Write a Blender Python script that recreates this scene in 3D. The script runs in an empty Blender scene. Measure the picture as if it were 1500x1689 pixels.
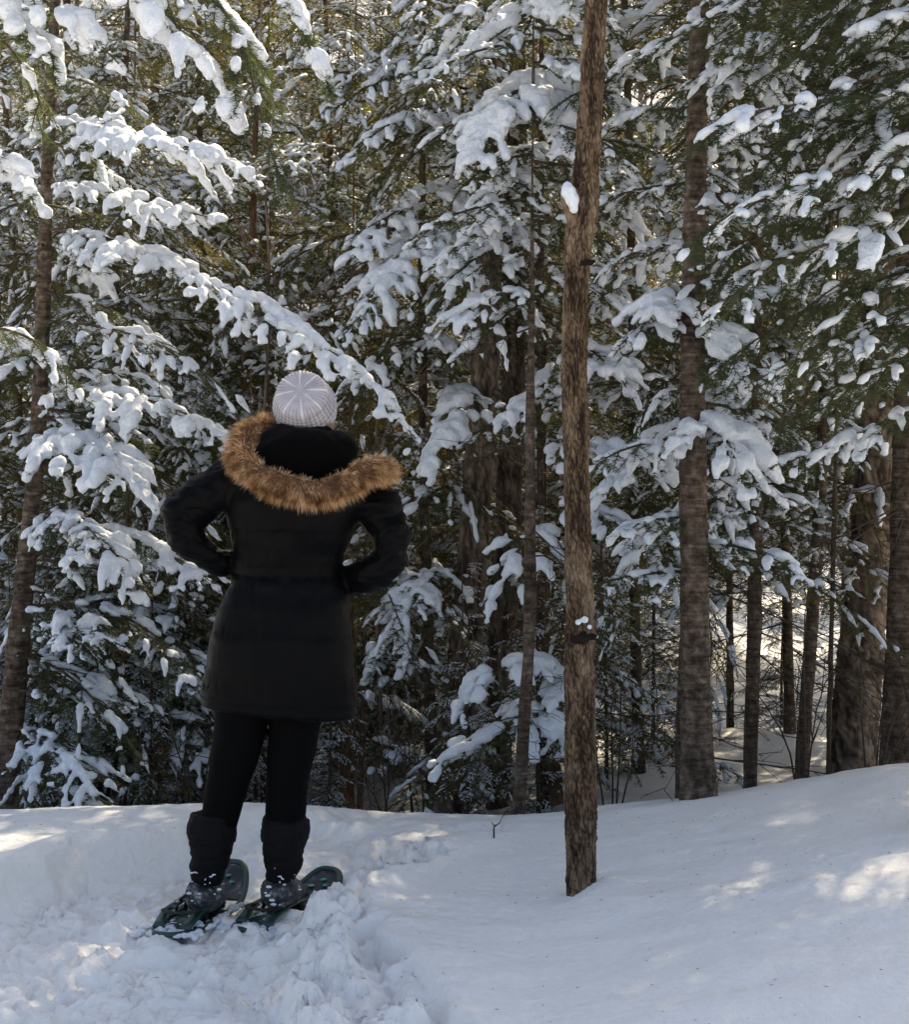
import bpy, bmesh, math, random
import numpy as np
from math import radians as R, pi, sin, cos
from mathutils import Vector, Matrix

sc = bpy.context.scene
C = sc.collection
# ------------------------------------------------------------------ camera
F = 2616.0            # focal length in photograph pixels (photo is 1500 x 1689)
HOR = 725.0           # row of the horizon in the photograph
CAMZ = 1.5
cam = bpy.data.objects.new('camera', bpy.data.cameras.new('camera'))
C.objects.link(cam); sc.camera = cam
cam.location = (0, 0, CAMZ); cam.rotation_euler = (R(90), 0, 0)
cam.data.sensor_fit = 'HORIZONTAL'; cam.data.sensor_width = 36
cam.data.lens = F/1500*36
cam.data.shift_y = -(844.5-HOR)/1500
cam.data.clip_start = 0.05; cam.data.clip_end = 600
# ------------------------------------------------------------------ light
AZ, EL = R(24), R(44)
world = bpy.data.worlds.new('World'); sc.world = world; world.use_nodes = True
nt = world.node_tree; bg = nt.nodes['Background']
sky = nt.nodes.new('ShaderNodeTexSky'); sky.sky_type = 'NISHITA'; sky.sun_disc = False
sky.sun_elevation = EL; sky.sun_rotation = AZ; sky.air_density = 1.0; sky.dust_density = 3.0; sky.ozone_density = 0.6
hs = nt.nodes.new('ShaderNodeHueSaturation'); hs.inputs['Saturation'].default_value = .78; nt.links.new(sky.outputs[0], hs.inputs['Color']); nt.links.new(hs.outputs[0], bg.inputs[0]); bg.inputs[1].default_value = 0.115
sl = bpy.data.lights.new('sun', 'SUN'); sl.energy = 5.0; sl.angle = R(0.8); sl.color = (1, .84, .60)
sun = bpy.data.objects.new('sun', sl); C.objects.link(sun)
sd = Vector((sin(AZ)*cos(EL), cos(AZ)*cos(EL), sin(EL)))
sun.rotation_euler = sd.to_track_quat('Z', 'Y').to_euler()
sun.location = sd*40
sc.view_settings.view_transform = 'Standard'; sc.view_settings.look = 'None'
sc.view_settings.gamma = 1; sc.view_settings.use_curve_mapping = False
sc.view_settings.exposure = 1.18
sc.cycles.max_bounces = 6; sc.cycles.diffuse_bounces = 4; sc.cycles.transmission_bounces = 3
sc.cycles.use_adaptive_sampling = True

# ------------------------------------------------------------------ helpers
def P(u, v, Y):
    """a point of the place seen at photo column u, row v, Y metres away"""
    return np.array([(u-750)*Y/F, Y, CAMZ-(v-HOR)*Y/F])

def hash3(ix, iy, iz, s=0):
    h = (ix.astype(np.int64)*374761393 + iy.astype(np.int64)*668265263 + iz.astype(np.int64)*2147483647 + s*1274126177) & 0xffffffff
    h = ((h ^ (h >> 13))*1274126177) & 0xffffffff
    h = ((h ^ (h >> 16))*2246822519) & 0xffffffff
    return ((h ^ (h >> 15)) & 0xffffff)/float(0xffffff)
def noise(p, s=0):
    p = np.asarray(p, float); i = np.floor(p).astype(np.int64); f = p-i; f = f*f*(3-2*f)
    r = 0
    for dx in (0, 1):
        wx = f[:, 0] if dx else 1-f[:, 0]
        for dy in (0, 1):
            wy = f[:, 1] if dy else 1-f[:, 1]
            for dz in (0, 1):
                wz = f[:, 2] if dz else 1-f[:, 2]
                r = r + wx*wy*wz*hash3(i[:, 0]+dx, i[:, 1]+dy, i[:, 2]+dz, s)
    return r*2-1
def fbm(p, o=4, s=0, g=.5):
    p = np.asarray(p, float); r = 0; a = 1
    for k in range(o): r = r+a*noise(p*(2**k)+k*17.3, s+k); a *= g
    return r
def worley(p, s=0):
    p = np.asarray(p, float); i = np.floor(p).astype(np.int64); f = p-i; d1 = np.full(len(p), 9.); d2 = d1.copy()
    for dx in (-1, 0, 1):
        for dy in (-1, 0, 1):
            for dz in (-1, 0, 1):
                a, b, c = i[:, 0]+dx, i[:, 1]+dy, i[:, 2]+dz
                q = np.stack([dx+hash3(a, b, c, s)-f[:, 0], dy+hash3(a, b, c, s+1)-f[:, 1], dz+hash3(a, b, c, s+2)-f[:, 2]], 1); d = np.sqrt((q*q).sum(1))
                d2 = np.minimum(d2, np.maximum(d1, d)); d1 = np.minimum(d1, d)
    return d2-d1
def sstep(x, a, b):
    t = np.clip((np.asarray(x, float)-a)/(b-a), 0, 1); return t*t*(3-2*t)

def mesh(name, V, T, mats, smooth=True, midx=None, col=None):
    V = np.ascontiguousarray(V, dtype=np.float32); T = np.ascontiguousarray(T, dtype=np.int32)
    m = bpy.data.meshes.new(name); k = T.shape[1]
    m.vertices.add(len(V)); m.vertices.foreach_set('co', V.ravel())
    m.loops.add(T.size); m.loops.foreach_set('vertex_index', T.ravel())
    m.polygons.add(len(T)); m.polygons.foreach_set('loop_start', np.arange(0, T.size, k, dtype=np.int32))
    m.polygons.foreach_set('loop_total', np.full(len(T), k, dtype=np.int32))
    m.polygons.foreach_set('use_smooth', np.full(len(T), smooth, dtype=bool) if np.isscalar(smooth) else smooth)
    for a in (mats if isinstance(mats, (list, tuple)) else [mats]): m.materials.append(a)
    if midx is not None: m.polygons.foreach_set('material_index', np.asarray(midx, dtype=np.int32))
    if col is not None:
        at = m.attributes.new('tint', 'FLOAT', 'POINT'); at.data.foreach_set('value', np.asarray(col, dtype=np.float32))
    m.update(calc_edges=True)
    return m
def obj(name, me, parent=None, loc=None, **props):
    o = bpy.data.objects.new(name, me); C.objects.link(o)
    if parent is not None: o.parent = parent
    if loc is not None: o.location = loc
    for k, v in props.items(): o[k] = v
    return o
def thing(name, label, cat, loc=(0, 0, 0), rz=0, group=None):
    o = obj(name, None, None, loc, label=label, category=cat); o.rotation_euler = (0, 0, rz); o.empty_display_size = .2
    if group: o['group'] = group
    return o
def join(parts):
    Vs = []; Ts = []; n = 0
    for V, T in parts:
        if len(V) == 0: continue
        Vs.append(V); Ts.append(np.asarray(T)+n); n += len(V)
    if not Vs: return np.zeros((0, 3)), np.zeros((0, 3), int)
    return np.concatenate(Vs), np.concatenate(Ts)
def q2t(Q):
    Q = np.asarray(Q); return np.concatenate([Q[:, [0, 1, 2]], Q[:, [0, 2, 3]]])
def nrm(v):
    v = np.asarray(v, float); return v/np.maximum(np.linalg.norm(v, axis=-1, keepdims=True), 1e-9)
def tube(path, rad, n=8, cap=True, flat=None):
    """tube of triangles along a path; rad may be (k,) or (k,2) = half width, half depth"""
    path = np.asarray(path, float); k = len(path)
    rad = np.asarray(rad, float)
    if rad.ndim == 0: rad = np.full(k, float(rad))
    if rad.ndim == 1: rad = np.stack([rad, rad], 1)
    t = nrm(np.gradient(path, axis=0))
    ref = np.array([0, 1., 0]) if abs(t[:, 1]).max() < .9 else np.array([0, 0, 1.])
    if flat is not None: ref = np.asarray(flat, float)
    a = nrm(np.cross(t, ref)); b = np.cross(a, t)
    th = np.arange(n)*2*pi/n
    V = path[:, None]+rad[:, :1, None]*np.cos(th)[None, :, None]*a[:, None]+rad[:, 1:, None]*np.sin(th)[None, :, None]*b[:, None]
    V = V.reshape(-1, 3)
    i = np.arange(k-1)[:, None]*n; j = np.arange(n)[None]; j2 = (j+1) % n
    Q = np.stack([i+j, i+j2, i+n+j2, i+n+j], -1).reshape(-1, 4)
    T = q2t(Q)
    if cap:
        V = np.concatenate([V, path[:1], path[-1:]]); c0 = k*n; jj = np.arange(n); j2 = (jj+1) % n
        T = np.concatenate([T, np.stack([np.full(n, c0), j2, jj], 1), np.stack([np.full(n, c0+1), (k-1)*n+jj, (k-1)*n+j2], 1)])
    return V, T
def resample(pts, n):
    """smooth curve through pts"""
    pts = np.asarray(pts, float); m = len(pts)
    if m == 2:
        t = np.linspace(0, 1, n)[:, None]; return pts[0]*(1-t)+pts[1]*t
    d = np.r_[0, np.cumsum(np.linalg.norm(np.diff(pts[:, :3], axis=0), axis=1))]
    tan = np.gradient(pts, d, axis=0)
    x = np.linspace(0, d[-1], n); i = np.clip(np.searchsorted(d, x, 'right')-1, 0, m-2)
    h = (d[i+1]-d[i])[:, None]; s = ((x-d[i])[:, None])/h
    return (2*s**3-3*s**2+1)*pts[i]+(s**3-2*s**2+s)*h*tan[i]+(-2*s**3+3*s**2)*pts[i+1]+(s**3-s**2)*h*tan[i+1]
def ico(sub):
    bm = bmesh.new(); bmesh.ops.create_icosphere(bm, subdivisions=sub, radius=1)
    V = np.array([v.co[:] for v in bm.verts]); T = np.array([[v.index for v in f.verts] for f in bm.faces]); bm.free(); return V, T
ICO1, ICO2 = ico(1), ico(3)
def blobs(cs, rs, sub=ICO1):
    """spheres: centres (n,3), radii (n,3)"""
    cs = np.asarray(cs, float); rs = np.asarray(rs, float)
    if len(cs) == 0: return np.zeros((0, 3)), np.zeros((0, 3), int)
    if rs.ndim == 1: rs = np.repeat(rs[:, None], 3, 1)
    V = (cs[:, None]+rs[:, None]*sub[0][None]).reshape(-1, 3)
    T = (sub[1][None]+np.arange(len(cs))[:, None, None]*len(sub[0])).reshape(-1, 3)
    return V, T
def remesh(V, T, voxel, smooth=3, factor=.5, dec=1):
    """union of overlapping closed shapes as one skin"""
    if len(V) == 0: return V, T
    m = mesh('t', V, T, []); o = bpy.data.objects.new('t', m); C.objects.link(o)
    md = o.modifiers.new('r', 'REMESH'); md.mode = 'VOXEL'; md.voxel_size = voxel
    if smooth:
        ms = o.modifiers.new('s', 'SMOOTH'); ms.iterations = smooth; ms.factor = factor
    if dec < 1:
        md = o.modifiers.new('d', 'DECIMATE'); md.ratio = dec
    dg = bpy.context.evaluated_depsgraph_get(); e = o.evaluated_get(dg); me = e.to_mesh()
    nv = len(me.vertices); co = np.empty(nv*3, np.float32); me.vertices.foreach_get('co', co)
    me.calc_loop_triangles(); nt_ = len(me.loop_triangles); ti = np.empty(nt_*3, np.int32); me.loop_triangles.foreach_get('vertices', ti)
    e.to_mesh_clear(); bpy.data.objects.remove(o); bpy.data.meshes.remove(m)
    return co.reshape(-1, 3).astype(float), ti.reshape(-1, 3)
def normals(V, T):
    n = np.cross(V[T[:, 1]]-V[T[:, 0]], V[T[:, 2]]-V[T[:, 0]]); N = np.zeros_like(V)
    for k in range(3): np.add.at(N, T[:, k], n)
    return nrm(N)

# ------------------------------------------------------------------ materials
def mat(name, rough=.8, spec=.3):
    m = bpy.data.materials.new(name); m.use_nodes = True; t = m.node_tree; b = t.nodes['Principled BSDF']
    b.inputs['Roughness'].default_value = rough; b.inputs['Specular IOR Level'].default_value = spec
    return m, t, b
def node(t, kind, **kw):
    n = t.nodes.new(kind)
    for k, v in kw.items():
        if k in n.inputs: n.inputs[k].default_value = v
        else: setattr(n, k, v)
    return n
def coords(t, scale=(1, 1, 1), kind='Object'):
    tc = t.nodes.new('ShaderNodeTexCoord'); mp = t.nodes.new('ShaderNodeMapping'); mp.inputs['Scale'].default_value = scale
    t.links.new(tc.outputs[kind], mp.inputs[0]); return mp.outputs[0]
def ramp(t, fac, stops):
    r = t.nodes.new('ShaderNodeValToRGB'); e = r.color_ramp.elements
    while len(e) < len(stops): e.new(.5)
    for el, (p, c) in zip(e, stops): el.position = p; el.color = (*c, 1)
    t.links.new(fac, r.inputs[0]); return r.outputs[0]
def ntex(t, vec, scale, detail=3, rough=.55):
    n = node(t, 'ShaderNodeTexNoise', Scale=scale, Detail=detail, Roughness=rough); t.links.new(vec, n.inputs['Vector']); return n.outputs[0]
def bump(t, b, h, dist, strength=1, prev=None):
    bp = node(t, 'ShaderNodeBump', Strength=strength, Distance=dist); t.links.new(h, bp.inputs['Height'])
    if prev is not None: t.links.new(prev, bp.inputs['Normal'])
    t.links.new(bp.outputs[0], b.inputs['Normal']); return bp.outputs[0]

def snow_mat(name, fine, mid, trans=0, c0=(.80, .82, .86), c1=(.90, .90, .91), bd=.012):
    m, t, b = mat(name, .55, .25); v = coords(t, kind='Object')
    n1 = ntex(t, v, mid, 4, .6); n2 = ntex(t, v, fine, 2, .7)
    c = ramp(t, n1, [(.3, c0), (.7, c1)]); t.links.new(c, b.inputs['Base Color'])
    p = bump(t, b, n1, bd, .7); bump(t, b, n2, .003, .7, p)
    if trans:
        tr = node(t, 'ShaderNodeBsdfTranslucent'); tr.inputs[0].default_value = (.93, .90, .86, 1)
        mx = node(t, 'ShaderNodeMixShader'); mx.inputs[0].default_value = trans
        t.links.new(b.outputs[0], mx.inputs[1]); t.links.new(tr.outputs[0], mx.inputs[2])
        t.links.new(mx.outputs[0], t.nodes['Material Output'].inputs[0])
    return m
M_GROUND = snow_mat('ground_snow', 260, 42, 0, (.84, .83, .81), (.90, .89, .87), .010)  # warmth of the light is tinted into the ground snow's colour
M_SNOW = snow_mat('bough_snow', 150, 55, .14, (.75, .81, .90), (.84, .885, .95), .018)  # blue of the forest shade is tinted into this snow's colour
def needle_mat(name, a, bcol, ccol):
    m, t, b = mat(name, .5, .35); v = coords(t)
    n = ntex(t, v, 2.2, 3, .7); c = ramp(t, n, [(.32, a), (.5, bcol), (.72, ccol)]); t.links.new(c, b.inputs['Base Color'])
    tr = node(t, 'ShaderNodeBsdfTranslucent'); mul = node(t, 'ShaderNodeMix', data_type='RGBA', blend_type='MULTIPLY'); mul.inputs[0].default_value = 1
    t.links.new(c, mul.inputs[6]); mul.inputs[7].default_value = (2.7, 2.15, .8, 1); t.links.new(mul.outputs[2], tr.inputs[0])
    mx = node(t, 'ShaderNodeMixShader'); mx.inputs[0].default_value = .42
    t.links.new(b.outputs[0], mx.inputs[1]); t.links.new(tr.outputs[0], mx.inputs[2]); t.links.new(mx.outputs[0], t.nodes['Material Output'].inputs[0])
    return m
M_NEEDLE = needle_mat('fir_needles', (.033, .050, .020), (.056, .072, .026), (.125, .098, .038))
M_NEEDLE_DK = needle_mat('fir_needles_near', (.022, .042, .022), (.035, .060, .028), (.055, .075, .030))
def bark_mat(name, dark, mid_, light, vs=(60, 60, 9), dist=.006, rings=False):
    m, t, b = mat(name, .9, .15); v = coords(t, vs); v2 = coords(t)
    n1 = ntex(t, v, 1, 5, .65); n2 = ntex(t, v2, 7, 4, .6); n3 = ntex(t, v2, 160, 2, .6)
    c = ramp(t, n1, [(.30, dark), (.50, mid_), (.72, light)])
    mx = node(t, 'ShaderNodeMix', data_type='RGBA', blend_type='MULTIPLY'); mx.inputs[0].default_value = .7
    c2 = ramp(t, n2, [(.3, (.55, .55, .52)), (.7, (1.25, 1.2, 1.1))]); t.links.new(c, mx.inputs[6]); t.links.new(c2, mx.inputs[7])
    t.links.new(mx.outputs[2], b.inputs['Base Color'])
    p = bump(t, b, n1, dist, 1); bump(t, b, n3, .0015, .7, p)
    if rings:
        v3 = coords(t, (7, 7, 75)); n4 = ntex(t, v3, 1, 4, .75); p = bump(t, b, n4, .010, 1, p)
        c4 = ramp(t, n4, [(.36, (.45, .42, .40)), (.5, (.95, .93, .9)), (.66, (1.35, 1.35, 1.3))])
        m2 = node(t, 'ShaderNodeMix', data_type='RGBA', blend_type='MULTIPLY'); m2.inputs[0].default_value = .9
        t.links.new(mx.outputs[2], m2.inputs[6]); t.links.new(c4, m2.inputs[7])
        n5 = ntex(t, coords(t, (26, 26, 26)), 1, 4, .7); c5 = ramp(t, n5, [(.38, (.5, .46, .42)), (.5, (1, 1, 1)), (.70, (1.5, 1.5, 1.42))])
        m3 = node(t, 'ShaderNodeMix', data_type='RGBA', blend_type='MULTIPLY'); m3.inputs[0].default_value = .8
        t.links.new(m2.outputs[2], m3.inputs[6]); t.links.new(c5, m3.inputs[7]); t.links.new(m3.outputs[2], b.inputs['Base Color'])
    return m
def plate_mat(name, stops):
    m, t, b = mat(name, .92, .12); at = t.nodes.new('ShaderNodeAttribute'); at.attribute_name = 'tint'; v = coords(t)
    c = ramp(t, at.outputs['Fac'], stops); mx = node(t, 'ShaderNodeMix', data_type='RGBA', blend_type='MULTIPLY'); mx.inputs[0].default_value = .8
    t.links.new(c, mx.inputs[6]); t.links.new(ramp(t, ntex(t, v, 9, 5, .65), [(.3, (.62, .60, .58)), (.7, (1.2, 1.16, 1.08))]), mx.inputs[7]); t.links.new(mx.outputs[2], b.inputs['Base Color'])
    p = bump(t, b, ntex(t, v, 190, 4, .7), .003, .9); return m
M_PLATE = plate_mat('plated_bark', [(0, (.026, .017, .012)), (.24, (.095, .066, .044)), (.55, (.185, .138, .096)), (1, (.31, .25, .18))])
M_PLATE_DK = plate_mat('dark_plated_bark', [(0, (.045, .034, .028)), (.3, (.15, .118, .095)), (.6, (.23, .19, .16)), (1, (.36, .31, .27))])
M_BARK_OAK = bark_mat('furrowed_bark', (.06, .04, .026), (.19, .14, .095), (.27, .21, .15), (75, 75, 22), .010)
M_BARK_FIR = bark_mat('fir_bark', (.045, .034, .028), (.105, .08, .066), (.19, .165, .145), (30, 30, 30), .004, True)
M_BARK_DEEP = bark_mat('deep_furrowed_bark', (.03, .022, .017), (.095, .07, .052), (.17, .14, .115), (36, 36, 5), .02)
M_BARK_RED = bark_mat('reddish_bark', (.06, .034, .022), (.14, .085, .055), (.22, .15, .10), (40, 40, 14), .01)
M_TWIG = bark_mat('twig_bark', (.03, .023, .018), (.075, .058, .044), (.13, .10, .078), (80, 80, 80), .002)
M_TWIG_FAR = bark_mat('hardwood_twigs', (.10, .072, .058), (.19, .14, .115), (.28, .22, .18), (10, 10, 10), .002)

# ------------------------------------------------------------------ ground
def zc_of(X):
    u = 750+F*np.asarray(X, float)/6
    v = np.interp(u, [-900, -300, 0, 300, 450, 660, 840, 940, 1150, 1300, 1500, 1900, 2800], [1352, 1348, 1345, 1336, 1334, 1342, 1355, 1347, 1325, 1301, 1265, 1220, 1180])
    return CAMZ-(v-HOR)*6/F
def uv2g(u, v, z=0.0):
    Y = F*(CAMZ-z)/(v-HOR); return ((u-750)*Y/F, Y)
TR_L = [(-900, 2600), (-700, 1800), (-420, 1560), (-120, 1505), (0, 1492), (70, 1465), (135, 1442), (240, 1425), (340, 1404), (430, 1380), (520, 1356), (560, 1330)]
TR_R = [(900, 1325), (820, 1366), (740, 1392), (650, 1424), (590, 1456), (530, 1496), (480, 1530), (455, 1575), (440, 1640), (430, 1720), (400, 1900), (380, 2600)]
TRAIL = np.array([uv2g(u, v, .03) for u, v in TR_L+TR_R])
SCUFF = np.array([uv2g(u, v, .08) for u, v in TR_L+[(900, 1330), (850, 1358), (760, 1382), (690, 1410), (650, 1450), (620, 1490), (690, 1540), (720, 1590), (765, 1650), (790, 1720), (840, 1900), (860, 2600)]])
def sdf(px, py, poly):
    d = np.full(px.shape, 1e9); ins = np.zeros(px.shape, bool); n = len(poly)
    for i in range(n):
        a = poly[i]; b = poly[(i+1) % n]; e = b-a; wx = px-a[0]; wy = py-a[1]
        h = np.clip((wx*e[0]+wy*e[1])/(e@e), 0, 1); d = np.minimum(d, (wx-e[0]*h)**2+(wy-e[1]*h)**2)
        c = (a[1] > py) != (b[1] > py)
        xx = (b[0]-a[0])*(py-a[1])/(b[1]-a[1] if b[1] != a[1] else 1e-9)+a[0]; ins ^= c & (px < xx)
    d = np.sqrt(d); return np.where(ins, -d, d)
def domes(x, y, cell, seed, jitter=.9, flat=1.):
    gx = x/cell; gy = y/cell; ix = np.floor(gx).astype(np.int64); iy = np.floor(gy).astype(np.int64); out = np.zeros_like(x)
    for dx in (-1, 0, 1):
        for dy in (-1, 0, 1):
            cx = ix+dx; cy = iy+dy; z0 = np.zeros_like(cx)
            ox = cx+.5+(hash3(cx, cy, z0, seed)-.5)*jitter; oy = cy+.5+(hash3(cx, cy, z0, seed+1)-.5)*jitter
            r = .25+.5*hash3(cx, cy, z0, seed+2); on = hash3(cx, cy, z0, seed+3) > .35
            q = 1-((gx-ox)**2+(gy-oy)**2)/(r*r); out = np.maximum(out, np.where(on, np.sqrt(np.clip(q, 0, 1))*r, 0))
    return out*cell*flat
def chunks(x, y, cell, seed):
    """broken crust: flat tilted pieces, one height each"""
    gx = x/cell; gy = y/cell; ix = np.floor(gx).astype(np.int64); iy = np.floor(gy).astype(np.int64); best = np.full(x.shape, 9.); h = np.zeros_like(x); z0 = np.zeros_like(ix)
    for dx in (-1, 0, 1):
        for dy in (-1, 0, 1):
            cx = ix+dx; cy = iy+dy; qx = gx-(cx+hash3(cx, cy, z0, seed)); qy = gy-(cy+hash3(cx, cy, z0, seed+1)); d = qx*qx+qy*qy
            v = hash3(cx, cy, z0, seed+2)-.5+(hash3(cx, cy, z0, seed+3)-.5)*qx*.9+(hash3(cx, cy, z0, seed+4)-.5)*qy*.9-d*.35
            h = np.where(d < best, v, h); best = np.minimum(best, d)
    return h
def ground_z(x, y, detail=True):
    x = np.atleast_1d(np.asarray(x, float)); y = np.atleast_1d(np.asarray(y, float)); zc = zc_of(x)
    bank = zc+.02*sstep(x, 0, 1.2)*sstep(y, 6, 4)
    p2 = np.stack([x, y, x*0], 1)
    bank = bank+.035*fbm(p2*.9, 3, 5)*sstep(y, 6.6, 5.0)
    d = sdf(x, y, TRAIL); ds = sdf(x, y, SCUFF)
    wob = .05*fbm(p2*4, 3, 9)
    floor = .0+.05*sstep(y, 5.2, 6.0)-.01
    lip = .05*np.exp(-((d-.10)/.10)**2)*sstep(y, 6.2, 5.4)
    m = sstep(d+wob, .07, -.05)
    z = (bank+lip)*(1-m)+floor*m
    if detail:
        sc_ = np.maximum(m, sstep(ds+wob*1.5, .03, -.03))*sstep(y, 6.5, 5.8)
        sc_ = sc_*(1-.55*sstep(y, 5.5, 5.9))
        slope = sc_*(1-m); z = z-.03*sstep(ds+wob*1.5, .012, -.012)*(1-m)*sstep(y, 5.6, 5.0)
        far = (.6+.4*sstep(y, 5.6, 4.6))
        z = z-slope*.05*far
        q = p2+np.stack([noise(p2*5, 31), noise(p2*5, 32), x*0], 1)*.07
        bl = np.sqrt(fbm(q*6, 4, 11, .5)**2+.012)
        z = z+sc_*(.040*bl-.026)
        w = domes(q[:, 0], q[:, 1], .16, 41, flat=.55)*slope+domes(q[:, 0]+.5*q[:, 1], q[:, 1], .07, 51, flat=.7)*sc_*(.35+.4*slope)*sstep(noise(p2*3, 77), -.3, .4)
        z = z+w*.8
        wq = q+np.stack([fbm(p2*24, 2, 34), fbm(p2*24, 2, 35), x*0], 1)*.018
        z = z+sc_*(.040*chunks(wq[:, 0], wq[:, 1], .135, 101)*(.25+1.25*slope)+(.015+.016*slope)*chunks(wq[:, 0], wq[:, 1], .062, 111)+.011*chunks(wq[:, 0], wq[:, 1], .030, 121))
        # tread marks and foot holes of the snowshoe track
        hole = sstep(noise(q*[5, 3.2, 1], 61), .25, .75)
        z = z-hole*.028*m
        z = z+sc_*(.017*fbm(q*16, 4, 13, .62)+domes(q[:, 0]+.3*q[:, 1], q[:, 1], .036, 57, flat=.8)*.8*sstep(noise(p2*6, 78), -.1, .5))
        z = z+(1-sc_)*(.0060*fbm(p2*[5, 10, 1], 4, 15)+.0016*fbm(p2*[22, 34, 1], 3, 16))
        # wind dimples and a few pock marks on the smooth bank
        pk = sstep(noise(p2*[2.2, 5, 1], 81), .55, .95)*sstep(noise(p2*[9, 14, 1], 82), 0, .8)
        z = z-(1-sc_)*pk*.018
    # hollow beyond the crest
    xr = sstep(x, -1, 2.5)
    lowz = -.55+.28*xr
    t = sstep(y, 6.0, 8.6)
    back = lowz+.10*fbm(p2*.45, 3, 21)+.05*fbm(p2*1.7, 3, 22)*sstep(y, 7, 9)
    z = z*(1-t)+back*t
    z = z-.12*np.clip(y-6.05, 0, 1.5)*(1-t)
    z = z+.05*np.clip(y-17, 0, 6)+.52*np.clip(y-23, 0, 80)
    # collar of snow round the bank tree
    dt = np.hypot(x-T1X, y-T1Y); z = z+.035*np.exp(-(dt/.16)**2)*sstep(x-T1X, -.12, .14)-.03*np.exp(-(dt/.10)**2)*sstep(x-T1X, .02, -.06)
    return z
T1X, T1Y, _ = P(962, 1460, 5.0)
def gz(x, y): return float(ground_z(x, y, False)[0])

gx = np.concatenate([-np.geomspace(75, 2.35, 46)[:-1], np.concatenate([np.arange(-2.35, -1.5, .015), np.arange(-1.5, .35, .0095), np.arange(.35, 2.65, .022)]), np.geomspace(2.65, 75, 46)[1:]])
gy = np.concatenate([[-60, -30, -12, -5, -1, 1, 2, 2.6], np.arange(2.9, 3.2, .04), np.arange(3.2, 5.6, .0095), np.arange(5.6, 6.5, .018), np.arange(6.5, 9, .05), np.arange(9, 28, .25), np.geomspace(28, 110, 40)])
GX, GY = np.meshgrid(gx, gy); gzv = ground_z(GX.ravel(), GY.ravel())
gzv = np.where(GY.ravel() < 2.8, .05, gzv)
nx, ny = len(gx), len(gy)
i = (np.arange(ny-1)[:, None]*nx+np.arange(nx-1)[None]); Q = np.stack([i, i+1, i+nx+1, i+nx], -1).reshape(-1, 4)
obj('snow_ground', mesh('snow_ground', np.stack([GX.ravel(), GY.ravel(), gzv], 1), Q, M_GROUND), kind='structure')

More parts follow.
